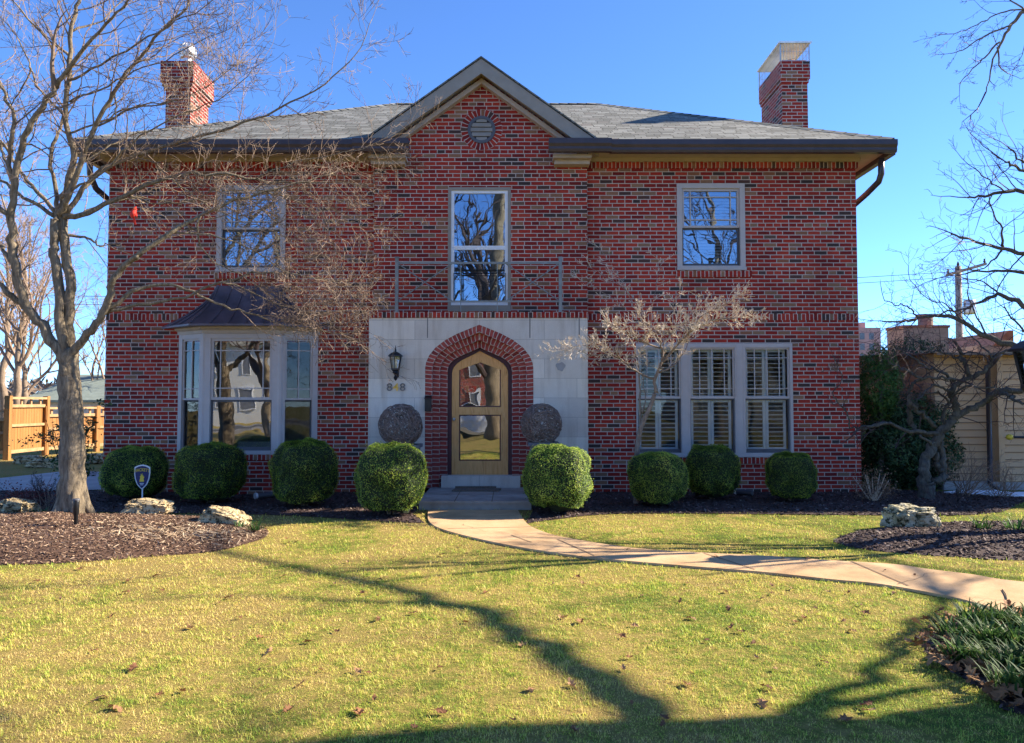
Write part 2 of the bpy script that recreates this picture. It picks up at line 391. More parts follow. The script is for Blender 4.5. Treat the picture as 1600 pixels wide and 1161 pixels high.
def leaf_cloud(name, pts, nrm, L, W, mat, rng, tilt=.8, bias=None):
    """small folded leaves (two quads' worth of depth come from the fold) at pts, loosely facing nrm"""
    n = len(pts); d = nrm + rng.normal(0, tilt, (n, 3)); d /= np.linalg.norm(d, axis=1)[:, None] + 1e-9
    t = rng.normal(0, 1, (n, 3)); t -= d * (t * d).sum(1)[:, None]; t /= np.linalg.norm(t, axis=1)[:, None] + 1e-9
    b = np.cross(d, t); l = (L * rng.uniform(.6, 1.3, n))[:, None]; w = (W * rng.uniform(.6, 1.3, n))[:, None]
    mid0 = pts - t * l * .5; mid1 = pts + t * l * .5
    e0 = pts + b * w * .5 + d * w * .25; e1 = pts - b * w * .5 + d * w * .25
    V = np.stack([mid0, e0, mid1, e1], 1).reshape(-1, 3)
    i = np.arange(n)[:, None] * 4
    Fs = np.concatenate([i + [0, 1, 2], i + [0, 2, 3]]); 
    r = rng.uniform(0, 1, n) if bias is None else np.clip(bias + rng.normal(0, .22, n), 0, 1)
    return np_mesh(name, V, Fs, mat, np.concatenate([r, r]))
# ================================================================== THE HOUSE
HX0, HX1, HY1 = -6.83, 5.83, 8.0
ZE = 5.79                                   # eave line of the shingles
house = thing('brick_house', 'two-storey red brick house with a central gable, stone entry and grey shingled hip roof', 'house', (-.52, 0, 0))

def wall_grid(mb, x0, x1, z0, z1, y, holes, rev=.0, mi=0, back=1):
    xs = sorted({x0, x1, *[min(max(h[i], x0), x1) for h in holes for i in (0, 1)]})
    zs = sorted({z0, z1, *[min(max(h[i], z0), z1) for h in holes for i in (2, 3)]})
    for i in range(len(xs) - 1):
        for j in range(len(zs) - 1):
            cx, cz = (xs[i] + xs[i + 1]) / 2, (zs[j] + zs[j + 1]) / 2
            if any(h[0] < cx < h[1] and h[2] < cz < h[3] for h in holes): continue
            mb.face([Vector((xs[i], y, zs[j])), Vector((xs[i + 1], y, zs[j])), Vector((xs[i + 1], y, zs[j + 1])), Vector((xs[i], y, zs[j + 1]))], None, mi)
    if rev:
        for h in holes:
            if len(h) > 4: continue
            a, b, c, d = h[:4]; q = y + rev
            mb.face([Vector((a, y, c)), Vector((a, y, d)), Vector((a, q, d)), Vector((a, q, c))], None, mi)
            mb.face([Vector((b, y, d)), Vector((b, y, c)), Vector((b, q, c)), Vector((b, q, d))], None, mi)
            mb.face([Vector((a, y, d)), Vector((b, y, d)), Vector((b, q, d)), Vector((a, q, d))], None, mi)
            mb.face([Vector((b, y, c)), Vector((a, y, c)), Vector((a, q, c)), Vector((b, q, c))], None, mi)
def rowlock(mb, x0, x1, z0, z1, y0, y1, mi=1):
    """a course of bricks on edge: front, top, bottom and ends; u runs up the brick, v along the course"""
    h = min(z1 - z0, .1); u0, u1 = .003, .1035
    A = lambda *q: Vector(q)
    mb.face([A(x0, y0, z0), A(x1, y0, z0), A(x1, y0, z1), A(x0, y0, z1)], [(u0, x0), (u0, x1), (u1, x1), (u1, x0)], mi)
    mb.face([A(x0, y0, z1), A(x1, y0, z1), A(x1, y1, z1), A(x0, y1, z1)], [(u0, x0), (u0, x1), (u1, x1), (u1, x0)], mi)
    mb.face([A(x1, y0, z0), A(x0, y0, z0), A(x0, y1, z0), A(x1, y1, z0)], [(u0, x1), (u0, x0), (u1, x0), (u1, x1)], mi)
    mb.face([A(x0, y1, z0), A(x0, y0, z0), A(x0, y0, z1), A(x0, y1, z1)], None, mi)
    mb.face([A(x1, y0, z0), A(x1, y1, z0), A(x1, y1, z1), A(x1, y0, z1)], None, mi)

W1 = (-4.99, -3.83, 3.70, 5.18); W3 = (2.79, 3.94, 3.73, 5.21); WT = (2.08, 4.70, .60, 2.49)
BAY = (-5.50, -3.35, .66, 2.50)
mb = MB()
wall_grid(mb, HX0, HX1, -.1, 5.60, 0, [W1, W3, WT, (*BAY, 0), (-1.40, .35, -.1, 5.2, 0)], .10)
A = lambda *q: Vector(q)
mb.face([A(HX1, 0, -.1), A(HX1, HY1, -.1), A(HX1, HY1, 5.6), A(HX1, 0, 5.6)])
mb.face([A(HX0, HY1, -.1), A(HX0, 0, -.1), A(HX0, 0, 5.6), A(HX0, HY1, 5.6)])
mb.face([A(HX1, HY1, -.1), A(HX0, HY1, -.1), A(HX0, HY1, 5.6), A(HX1, HY1, 5.6)])
# brick-on-edge courses: belt, under the eaves, window sills
for x0, x1 in ((HX0, -2.311), (1.261, HX1)):
    rowlock(mb, x0, x1, 2.885, 2.995, -.006, .02)
    rowlock(mb, x0 - (.03 if x0 < -5 else 0), x1 + (.03 if x1 > 5 else 0), 5.47, 5.575, -.035, .02)
rowlock(mb, W1[0] - .03, W1[1] + .1, W1[2] - .115, W1[2] - .01, -.03, .05)
rowlock(mb, W3[0] - .03, W3[1] + .1, W3[2] - .115, W3[2] - .01, -.03, .05)
rowlock(mb, WT[0] - .03, WT[1] + .05, WT[2] - .12, WT[2] - .012, -.03, .05)
obj('wall', mb, [M['brick'], M['rowlock']], house)

# ---- central gabled bay (one brick proud of the main wall)
BX0, BX1, BXC = -2.31, 1.26, -.51
W2 = (-1.07, -.02, 3.02, 5.11)
GP = PZ(88, -.42)                           # gable peak
def zroof(x): return GP - abs(x - BXC) * (GP - ZE) / 1.965
mb = MB()
wall_grid(mb, BX0, BX1, 2.9, 5.45, -.12, [W2], .10)
tl, tr = zroof(BX0) - .02, zroof(BX1) - .02
mb.face([A(BX0, -.12, 5.45), A(BX1, -.12, 5.45), A(BX1, -.12, tr), A(BXC, -.12, GP - .05), A(BX0, -.12, tl)])
mb.face([A(BX1, -.12, 2.9), A(BX1, 0, 2.9), A(BX1, 0, tr), A(BX1, -.12, tr)])
mb.face([A(BX0, 0, 2.9), A(BX0, -.12, 2.9), A(BX0, -.12, tl), A(BX0, 0, tl)])
obj('gabled_bay', mb, M['brick'], house)
# round louvred vent in the gable
vc = P(752.5, 203, -.12); vr = .235
mb = MB()
def ring(mb, c, r0, r1, y0, y1, n=40, mi=0, brick=False):
    for k in range(n):
        a0, a1 = 2 * math.pi * k / n, 2 * math.pi * (k + 1) / n
        q = lambda r, a, y: A(c.x + r * math.cos(a), y, c.z + r * math.sin(a))
        s0, s1 = a0 * (r0 + r1) / 2, a1 * (r0 + r1) / 2
        mb.face([q(r1, a1, y0), q(r1, a0, y0), q(r0, a0, y0), q(r0, a1, y0)], [(.1, s1), (.1, s0), (.006, s0), (.006, s1)] , mi)
        mb.face([q(r1, a0, y1), q(r1, a0, y0), q(r1, a1, y0), q(r1, a1, y1)], None, mi)
        mb.face([q(r0, a1, y1), q(r0, a1, y0), q(r0, a0, y0), q(r0, a0, y1)], None, mi)
ring(mb, vc, vr, vr + .115, -.128, -.10)
vent = obj('round_vent', mb, M['rowlock'], house)
mb = MB(); ring(mb, vc, vr - .05, vr - .002, -.145, -.10)
obj('vent_frame', mb, M['darktrim'], vent)
mb = MB()
for k in range(5):
    z = vc.z - .16 + k * .08; hw = math.sqrt(max(.001, (vr - .052) ** 2 - (z - vc.z + .0) ** 2))
    mb.prism([A(vc.x - hw, -.140, z - .035), A(vc.x - hw, -.122, z + .032), A(vc.x - hw, -.126, z + .038), A(vc.x - hw, -.144, z - .029)], (2 * hw, 0, 0))
n = 28
mb.face([A(vc.x + (vr - .04) * math.cos(-2 * math.pi * k / n), -.1215, vc.z + (vr - .04) * math.sin(-2 * math.pi * k / n)) for k in range(n)][::-1], None, 1)
obj('louvre', mb, [M['rake'], M['black']], vent)

# ---- stone entrance block with the stepped brick arch
SX0, SX1, SY, SZ = -2.32, 1.225, -.45, 2.87
AC = -.53
def arch_pts(k, n=9):
    """k=0 outer ring ... 1 inner ring; half-outline from the foot of the jamb up to the peak (left side)"""
    w = .875 + (.53 - .875) * k; zs = 2.06 + (2.02 - 2.06) * k; h = .70 + (.385 - .70) * k
    o = [(-1, 0), (-.985, .12), (-.935, .27), (-.82, .46), (-.64, .635), (-.42, .785), (-.2, .90), (0, 1)]
    i = [(-1, 0), (-.985, .15), (-.93, .30), (-.82, .46), (-.64, .61), (-.42, .74), (-.2, .87), (0, 1)]
    pts = [(-w, .127)] + [(-w, .127 + (zs - .127) * j / 6) for j in range(1, 6)]
    pts += [(((1 - k) * a[0] + k * b[0]) * w, zs + ((1 - k) * a[1] + k * b[1]) * h) for a, b in zip(o, i)]
    return [(AC + x, z) for x, z in pts]
def mir(p): return (2 * AC - p[0], p[1])
mb = MB(); op = arch_pts(0)
for sgn in (0, 1):
    q = [mir(p) if sgn else p for p in op]
    xs = SX1 if sgn else SX0
    poly = [A(xs, SY, 0)] + [A(x, SY, z) for x, z in q] + [A(AC, SY, SZ), A(xs, SY, SZ)]
    # split in quads strips to stay clean: fan from outer edge column
    for j in range(len(q) - 1):
        a, b = q[j], q[j + 1]
        f = [A(xs, SY, a[1] if j else 0), A(a[0], SY, a[1] if j else 0), A(b[0], SY, b[1]), A(xs, SY, b[1])]
        mb.face(f if not sgn else f[::-1])
    f = [A(xs, SY, q[-1][1]), A(AC, SY, q[-1][1]), A(AC, SY, SZ), A(xs, SY, SZ)]
    mb.face(f if not sgn else f[::-1])
mb.face([A(SX1, SY, 0), A(SX1, 0, 0), A(SX1, 0, SZ), A(SX1, SY, SZ)])
mb.face([A(SX0, 0, 0), A(SX0, SY, 0), A(SX0, SY, SZ), A(SX0, 0, SZ)])
mb.face([A(SX0, SY, SZ), A(SX1, SY, SZ), A(SX1, 0, SZ), A(SX0, 0, SZ)])
# open joints of the big lintel blocks
for px_ in (668, 828, 905):
    x = PX(px_, 512, SY); mb.box(x - .008, x + .008, SY - .003, SY + .01, PZ(528, SY), SZ - .005, 1)
obj('stone_surround', mb, [M['stone'], M['num']], house)
mb = MB()
rowlock(mb, SX0 - .01, SX1 + .01, SZ + .003, SZ + .095, SY - .02, -.0, 0)
obj('balcony_ledge', mb, M['rowlock'], house)
# wear mark left by an old lamp on the right pier
mb = MB(); c0 = P(876, 573, SY)
mb.face([A(c0.x + .075 * (1 + .18 * math.sin(3 * t)) * math.cos(t), SY - .004, c0.z + .07 * (1 + .15 * math.cos(5 * t)) * math.sin(t)) for t in [2 * math.pi * j / 22 for j in range(22)]])
obj('plaster_patch', mb, M['concrete'], house)

mb = MB(); NR = 3
for r in range(NR):
    y0 = SY + .006 + .085 * r; y1 = y0 + .085
    q0, q1 = arch_pts(r / NR), arch_pts((r + 1) / NR)
    for sgn in (0, 1):
        s0 = 0
        for j in range(len(q0) - 1):
            a, b, c, d = q0[j], q1[j], q1[j + 1], q0[j + 1]
            L = (math.dist(a, d) + math.dist(b, c)) / 2; s1 = s0 + L
            pts = [(a, s0, .004), (b, s0, .103), (c, s1, .103), (d, s1, .004)]
            fr = [(A(*((mir(p) if sgn else p)[0:1]), y0, p[1]), (v, s)) for p, s, v in pts]
            so = [(A((mir(b) if sgn else b)[0], y0, b[1]), (.004, s0)), (A((mir(b) if sgn else b)[0], y1, b[1]), (.103, s0)), (A((mir(c) if sgn else c)[0], y1, c[1]), (.103, s1)), (A((mir(c) if sgn else c)[0], y0, c[1]), (.004, s1))]
            for g in (fr, so):
                if sgn: g = g[::-1]
                mb.face([p for p, _ in g], [u for _, u in g], 0)
            s0 = s1
obj('brick_arch', mb, M['archbrick'], house)

# ---- front door
DY = -.16
mb = MB(); q1 = arch_pts(1); qd = [(AC + (x - AC) * .885, z - .045 if j > 5 else z) for j, (x, z) in enumerate(q1)]
for sgn in (0, 1):
    for j in range(len(q1) - 1):
        g = [q1[j], qd[j], qd[j + 1], q1[j + 1]]; g = [mir(p) if sgn else p for p in g]
        f = [A(p[0], DY - .02, p[1]) for p in g]; mb.face(f[::-1] if sgn else f)
        f = [A(g[1][0], DY - .02, g[1][1]), A(g[1][0], DY + .06, g[1][1]), A(g[2][0], DY + .06, g[2][1]), A(g[2][0], DY - .02, g[2][1])]
        mb.face(f[::-1] if sgn else f)
obj('door_frame', mb, M['plum'], house)
def door_outline(n=8):
    return [(x, max(z, .35)) for x, z in qd]
DO = [(AC + (x - AC) * .99, z - .006) for x, z in qd]; DZ0 = PZ(744.5, DY)
gx = .345; gz0, gz1 = PZ(720, DY), PZ(648, DY); uz0, usp, upk = PZ(636, DY), PZ(578, DY), PZ(566, DY)
mb = MB(); T = .045
def slab(poly, y=DY): mb.prism([A(x, y, z) for x, z in poly], (0, T, 0))
wd = AC - DO[6][0]
for sgn in (-1, 1):
    X = lambda v: AC + sgn * v
    q = lambda p: (p if sgn < 0 else mir(p))
    st = [(X(wd), DZ0), (X(gx), DZ0), (X(gx), usp)] + [q(DO[8])] + [q(DO[7]), q(DO[6])]
    slab(st if sgn < 0 else st[::-1])
    tp = [(X(gx), usp), (AC, upk), q(DO[-1])] + [q(p) for p in DO[-2:7:-1]]
    slab(tp if sgn < 0 else tp[::-1])
for z0, z1 in ((DZ0, gz0), (gz1, uz0)):
    slab([(AC - gx, z0), (AC + gx, z0), (AC + gx, z1), (AC - gx, z1)])
door = obj('front_door', mb, M['oak'], house)
tag(door, 'arched oak front door glazed with two panes')
mb = MB()
mb.face([A(AC - gx, DY + .03, gz0), A(AC + gx, DY + .03, gz0), A(AC + gx, DY + .03, gz1), A(AC - gx, DY + .03, gz1)])
obj('pane', mb, M['glassd'], door)
mb = MB()
mb.face([A(AC - gx, DY + .03, uz0), A(AC + gx, DY + .03, uz0), A(AC + gx, DY + .03, usp), A(AC, DY + .03, upk), A(AC - gx, DY + .03, usp)])
obj('pane', mb, M['glassd'], door)
mb = MB()
for z0, z1, pk in ((gz0, gz1, 0), (uz0, usp, 0)):
    for x0, x1 in ((AC - gx + .0, AC - gx + .018), (AC + gx - .018, AC + gx)): mb.box(x0, x1, DY + .012, DY + .028, z0, z1)
    mb.box(AC - gx + .018, AC + gx - .018, DY + .012, DY + .028, z0, z0 + .018)
    if pk == 0 and z1 < uz0: mb.box(AC - gx + .018, AC + gx - .018, DY + .012, DY + .028, z1 - .018, z1)
obj('glazing_bead', mb, M['plum'], door)
kn = P(709.5, 655, DY)
mb = MB(); mb.tube([A(kn.x, DY, kn.z), A(kn.x, DY - .03, kn.z), A(kn.x, DY - .035, kn.z), A(kn.x, DY - .07, kn.z)], [.012, .012, .028, .022], 12)
obj('door_knob', mb, M['metal'], door, True)
# dim hall behind the door
mb = MB(); mb.face([A(-1.3, 1.6, 0), A(.3, 1.6, 0), A(.3, 1.6, 2.8), A(-1.3, 1.6, 2.8)]); mb.face([A(-1.3, .02, .1), A(.3, .02, .1), A(.3, 1.6, .1), A(-1.3, 1.6, .1)])
obj('hall', mb, M['inside'], house)
# threshold block and porch slab
mb = MB(); mb.box(PX(689, 755, SY), PX(813, 755, SY), SY + .02, DY + .02, .129, PZ(744.5, SY))
obj('threshold', mb, M['stone'], house)
mb = MB(); PT = .127
mb.box(-1.30, .27, -2.0, SY + .3, -.1, PT - .035); mb.box(-1.315, .285, -2.015, SY + .3, PT - .0348, PT)
for x in (-.80, -.28): mb.box(x - .006, x + .006, -2.017, SY - .05, PT - .01, PT + .002, 1)
mb.box(-1.31, .28, -1.26, -1.248, PT - .01, PT + .002, 1)
obj('porch_slab', mb, [M['porch'], M['joint_and_lap_shade']], house)

# ---- roofs
RX0, RX1 = -7.13, 6.23; RY0, RY1 = -.5, 8.5; RL, RR, RZ = -2.6, 1.88, 8.22
def sfaces(mb, pts, edge, thick=.0):
    e = Vector(edge).normalized(); n = (Vector(pts[1]) - Vector(pts[0])).cross(Vector(pts[2]) - Vector(pts[0])).normalized(); up = n.cross(e)
    mb.face(pts, [(Vector(p).dot(e), Vector(p).dot(up)) for p in pts])
mb = MB()
fl, fr_, bl, br = A(RX0, RY0, ZE), A(RX1, RY0, ZE), A(RX0, RY1, ZE), A(RX1, RY1, ZE); r0, r1 = A(RL, 4, RZ), A(RR, 4, RZ)
ng0, ng1, nap = A(BXC - 1.965, RY0, ZE), A(BXC + 1.965, RY0, ZE), A(BXC, RY0 + (GP - ZE) / ((RZ - ZE) / 4.5), GP)
sfaces(mb, [fl, ng0, nap, r0], (1, 0, 0)); sfaces(mb, [ng1, fr_, r1, nap], (1, 0, 0)); sfaces(mb, [nap, r1, r0], (1, 0, 0)); sfaces(mb, [fr_, br, r1], (0, 1, 0)); sfaces(mb, [br, bl, r0, r1], (-1, 0, 0)); sfaces(mb, [bl, fl, r0], (0, -1, 0))
for a, b in ((fl, ng0), (ng1, fr_), (fr_, br), (br, bl), (bl, fl)): mb.face([a - A(0, 0, .025), b - A(0, 0, .025), b, a])
roof = obj('roof', mb, M['shingle'], house)
mb = MB()                                    # hip and ridge cap shingles
def cap_run(a, b, step=.2):
    d = (b - a); L = d.length; d.normalize(); side = d.cross(A(0, 0, 1)).normalized(); n = max(1, int(L / step))
    for k in range(n):
        p = a + d * (L * k / n); q = a + d * (L * (k + 1) / n + .03); up = side.cross(d)
        mb.face([p - side * .13 - up * .045 + up * .01, p + up * .03, q + up * .022, q - side * .13 - up * .052], [(0, k * .145), (.13, k * .145), (.13, k * .145 + .14), (0, k * .145 + .14)])
        mb.face([p + up * .03, p + side * .13 - up * .045 + up * .01, q + side * .13 - up * .052, q + up * .022], [(0, k * .145), (.13, k * .145), (.13, k * .145 + .14), (0, k * .145 + .14)])
cap_run(fl, r0); cap_run(fr_, r1); cap_run(r0, r1)
obj('ridge_cap', mb, M['shingle'], roof)
mb = MB(); GX0, GX1 = BXC - 1.965, BXC + 1.965; GY = -.44; vy = RY0 + (GP - ZE) / ((RZ - ZE) / 4.5)
gp0, gp1 = A(BXC, GY, GP), A(BXC, vy + .2, GP)
gl0, gr0 = A(GX0, GY, ZE + .01), A(GX1, GY, ZE + .01); gl1, gr1 = A(GX0, -.3, ZE + .01), A(GX1, -.3, ZE + .01)
for a, a1, s in ((gl0, gl1, 1), (gr0, gr1, -1)):
    pts = [a, gp0, gp1, a1] if s < 0 else [gp0, a, a1, gp1]
    sfaces(mb, pts, (0, 1, 0))
    d = A(0, 0, .03); mb.face([a - d, gp0 - d, gp0, a] if s > 0 else [gp0 - d, a - d, a, gp0])
obj('gable_roof', mb, M['shingle'], house)
# rake boards, moulding and soffit of the gable
for sgn in (-1, 1):
    sl = (GP - ZE) / 1.965
    zr = lambda v, o: GP - v * sl - o
    def strip(o0, o1, y0, y1, v1, mt, nm, v0=0.0):
        m = MB(); X = lambda v: BXC + sgn * v
        poly = [A(X(v0), y0, zr(v0, o0)), A(X(v0), y0, zr(v0, o1)), A(X(v1), y0, zr(v1, o1)), A(X(v1), y0, zr(v1, o0))]
        m.prism(poly if sgn > 0 else poly[::-1], (0, y1 - y0, 0)); return obj(nm, m, mt, house)
    strip(.034, .285, GY + .02, GY + .055, 1.93, M['rake'], 'rake_board')
    strip(.287, .375, -.24, -.118, 1.60, M['soffit'], 'rake_moulding')
    strip(.20, .215, GY + .057, -.12, 1.9, M['soffit'], 'rake_soffit')
# eaves: soffit, frieze, gutters
def eave_soffit(x0, x1, y0, y1, side=None):
    m = MB(); m.box(x0, x1, y0, y1, 5.50, 5.515)
    return m
xa, xb = PX(640, 240, -.5), PX(857, 240, -.5)
def one(nm, mt, *b):
    m = MB(); m.box(*b); return obj(nm, m, M[mt], house)
one('soffit', 'soffit', RX0 + .04, -2.32, RY0 + .05, -.001, 5.64, 5.655); one('soffit', 'soffit', 1.27, RX1 - .04, RY0 + .05, -.001, 5.64, 5.655)
one('soffit', 'soffit', HX1 + .001, RX1 - .04, 0, RY1 - .05, 5.64, 5.655); one('soffit', 'soffit', RX0 + .04, HX0 - .001, 0, RY1 - .05, 5.64, 5.655)
one('bed_moulding', 'soffit', HX0, -2.32, -.06, -.001, 5.577, 5.638); one('bed_moulding', 'soffit', 1.27, HX1, -.06, -.001, 5.577, 5.638)
one('bed_moulding', 'soffit', HX1 + .001, HX1 + .06, -.06, HY1, 5.577, 5.638); one('bed_moulding', 'soffit', HX0 - .06, HX0 - .001, -.06, HY1, 5.577, 5.638)
for xq0, xq1, g in ((BX0 - .05, xa - .08, -1), (xb + .08, BX1 + .05, 1)):
    m = MB(); m.box(xq0, xq1, -.42, -.121, 5.515, 5.575); m.box(xq0 + (.02 if g < 0 else .03), xq1 - (.03 if g < 0 else .02), -.30, -.121, 5.45, 5.514); obj('eave_return', m, M['soffit'], house)
def gutter_run(m, x0, x1, yb):
    prof = [(yb, 5.56), (yb - .085, 5.56), (yb - .10, 5.60), (yb - .10, 5.635), (yb - .125, 5.68), (yb - .125, 5.765), (yb - .112, 5.765), (yb - .112, 5.69), (yb - .088, 5.64), (yb - .012, 5.58), (yb - .012, 5.765), (yb, 5.765)]
    m.prism([A(x0, y, z) for y, z in prof], (x1 - x0, 0, 0))
for xq0, xq1, yq in ((RX0, BX0 - .25, RY0 + .035), (BX1 + .33, RX1 + .02, RY0 + .035), (BX0 - .27, xa, RY0 - .02), (xb, BX1 + .35, RY0 - .02)):
    m = MB(); gutter_run(m, xq0, xq1, yq); m.box(xq0 + .02, xq1 - .02, yq + .002, yq + .03, 5.60, 5.768); obj('gutter', m, M['gutter'], house)
for xq in (RX1 - .04, RX0 - .06): one('gutter', 'gutter', xq, xq + .10, RY0 + .067, RY1, 5.56, 5.765)
m = MB()
m.tube([A(6.12, -.30, 5.55), A(6.14, -.25, 5.30), A(6.12, -.2, 5.18), A(6.06, .1, 5.06), A(5.93, .7, 4.86), A(5.89, .95, 4.76), A(5.89, 1.0, 4.6), A(5.89, 1.0, .05)], .05, 10)
obj('downspout', m, M['gutter'], house, True)
m = MB()
m.tube([A(-7.0, -.30, 5.55), A(-7.02, -.25, 5.30), A(-7.0, -.1, 5.10), A(-6.93, .7, 4.86), A(-6.89, .95, 4.76), A(-6.89, 1.0, 4.6), A(-6.89, 1.0, .05)], .05, 10)
obj('downspout', m, M['gutter'], house, True)

# ---- chimneys
def chimney(x0, x1, y0, y1, z1, z0=5.6):
    m = MB(); m.box(x0, x1, y0, y1, z0, z1 - .55)
    for k, (g, h) in enumerate(((.03, .0677), (.055, .0677), (.08, .415))):
        zz = z1 - .55 + sum((.0677, .0677, .415)[:k]); m.box(x0 - g, x1 + g, y0 - g, y1 + g, zz, zz + h)
    return obj('chimney', m, M['brick'], house)
CYR = 2.0; x0, x1 = PX(1222, 150, CYR), PX(1262, 150, CYR); zc = PZ(97, CYR)
def chim_plain(x0, x1, y0, y1, z1):
    m = MB(); m.box(x0, x1, y0, y1, 5.6, z1 - .42); m.box(x0 - .02, x1 + .02, y0 - .02, y1 + .02, z1 - .42, z1 - .35); m.box(x0 - .04, x1 + .04, y0 - .04, y1 + .04, z1 - .35, z1)
    return obj('chimney', m, M['brick'], house)
ch = chim_plain(x0, x1, CYR, CYR + 1.2, zc)
tag(ch, 'wide brick chimney stack under a metal lid on a wire cage')
zl = PZ(67, CYR)
m = MB(); m.prism([A(x0 + .02, CYR + .02, zc + .001), A(x1 - .02, CYR + .02, zc + .001), A(x1 - .02, CYR + 1.18, zc + .001), A(x0 + .02, CYR + 1.18, zc + .001)], (0, 0, .05)); obj('bounce_slab', m, M['concrete'], ch)  # concrete slab added so the light bounced up to the lid turns grey
m = MB(); m.box(x0 - .07, x1 + .07, CYR - .07, CYR + 1.27, zl - .02, zl)
m.box(x0 - .075, x1 + .075, CYR - .075, CYR - .07, zl - .035, zl + .002)
obj('chimney_lid', m, M['lid'], ch)
m = MB()
def bar(a, b, r=.0035): m.tube([a, b], r, 4, 0, False)
for t in np.linspace(0, 1, 10):
    for y in (CYR - .03, CYR + 1.23): bar(A(x0 - .03 + (x1 - x0 + .06) * t, y, zc), A(x0 - .03 + (x1 - x0 + .06) * t, y, zl - .02))
for t in np.linspace(0, 1, 20):
    for x in (x0 - .03, x1 + .03): bar(A(x, CYR - .03 + 1.26 * t, zc), A(x, CYR - .03 + 1.26 * t, zl - .02))
for z in (zc + .02, (zc + zl) / 2, zl - .03):
    bar(A(x0 - .03, CYR - .03, z), A(x1 + .03, CYR - .03, z)); bar(A(x0 - .03, CYR - .03, z), A(x0 - .03, CYR + 1.23, z)); bar(A(x1 + .03, CYR - .03, z), A(x1 + .03, CYR + 1.23, z)); bar(A(x0 - .03, CYR + 1.23, z), A(x1 + .03, CYR + 1.23, z))
for x in (x0 - .03, x1 + .03):
    for y in (CYR - .03, CYR + 1.23): bar(A(x, y, zc), A(x, y, zl - .02), .013)
obj('cap_cage', m, M['mesh'], ch)
m = MB(); m.lathe(A((x0 + x1) / 2 + .03, CYR + .35, zc), [(.0, 0), (.13, 0), (.13, .16), (.10, .17), (.10, .02), (0, .02)], 14)
obj('flue_tile', m, M['terra'], ch, True)
x0, x1 = PX(259, 150, CYR), PX(298, 150, CYR); zc = PZ(98, CYR)
cl = chimney(x0, x1, CYR, CYR + .85, zc)
tag(cl, 'brick chimney stack flared at the top under a round metal flue cap')
fc = P(293, 90, CYR + .3); m = MB()
m.lathe(A(fc.x, CYR + .3, zc), [(0, 0), (.09, 0), (.09, .20), (.13, .23), (.15, .30), (.15, .44), (.10, .50), (.04, .53), (0, .54)], 16)
for k in range(14):
    a = 2 * math.pi * k / 14; m.tube([A(fc.x + .10 * math.cos(a), CYR + .3 + .10 * math.sin(a), zc + .21), A(fc.x + .165 * math.cos(a), CYR + .3 + .165 * math.sin(a), zc + .3), A(fc.x + .165 * math.cos(a), CYR + .3 + .165 * math.sin(a), zc + .44), A(fc.x + .09 * math.cos(a), CYR + .3 + .09 * math.sin(a), zc + .51)], .008, 4)
obj('flue_cap', m, M['metal'], cl, False)

# ---- windows
def frame(m, x0, x1, z0, z1, y0, y1, w, wt=None, wb=None, mi=0):
    wt = w if wt is None else wt; wb = w if wb is None else wb
    m.box(x0, x0 + w, y0, y1, z0, z1, mi); m.box(x1 - w, x1, y0, y1, z0, z1, mi)
    m.box(x0 + w, x1 - w, y0, y1, z1 - wt, z1, mi); m.box(x0 + w, x1 - w, y0, y1, z0, z0 + wb, mi)
def paneq(name, x0, x1, z0, z1, y, mt, par, yaw=0):
    m = MB(); m.face([A(x0, y, z0), A(x1, y, z0), A(x1, y, z1), A(x0, y, z1)]); return obj(name, m, mt, par)
def sash_pair(par, x0, x1, z0, z1, y, split, mu='prairie', gl='glass', up='trim', lo='darktrim', loglass=None, w=.042, nv=None):
    m = MB(); frame(m, x0, x1, split - .02, z1, y + .02, y + .05, w, w, .035)
    ix0, ix1, iz0, iz1 = x0 + w, x1 - w, split + .015, z1 - w
    if mu == 'prairie':
        for x in (ix0 + .11 * (ix1 - ix0) + .01, ix1 - .11 * (ix1 - ix0) - .01): m.box(x - .009, x + .009, y + .024, y + .042, iz0, iz1)
        for z in (iz0 + .17 * (iz1 - iz0), iz1 - .17 * (iz1 - iz0)): m.box(ix0, ix1, y + .0245, y + .0415, z - .009, z + .009)
    elif mu == 'grid':
        for k in range(1, nv): x = ix0 + (ix1 - ix0) * k / nv; m.box(x - .008, x + .008, y + .024, y + .042, iz0, iz1)
        for z in (iz0 + .14 * (iz1 - iz0), iz1 - .18 * (iz1 - iz0)): m.box(ix0, ix1, y + .0245, y + .0415, z - .008, z + .008)
    s = obj('upper_sash', m, M[up], par); paneq('pane', ix0, ix1, iz0, iz1, y + .046, M[gl], s)
    m = MB(); frame(m, x0, x1, z0, split - .0205, y + .052, y + .08, w * .8, .03, w * 1.1)
    s = obj('lower_sash', m, M[lo], par); paneq('pane', x0 + w * .8, x1 - w * .8, z0 + w * 1.1, split - .05, y + .07, M[loglass or gl], s)
def blinds(par, x0, x1, z0, z1, y, pitch=.05, dep=.045, ang=.5):
    m = MB(); z = z0
    dy, dz = dep * math.cos(ang) / 2, dep * math.sin(ang) / 2
    while z < z1:
        m.prism([A(x0, y - dy, z - dz), A(x0, y + dy, z + dz), A(x0, y + dy, z + dz + .003), A(x0, y - dy, z - dz + .003)], (x1 - x0, 0, 0)); z += pitch
    return obj('blind', m, M['blind'], par)
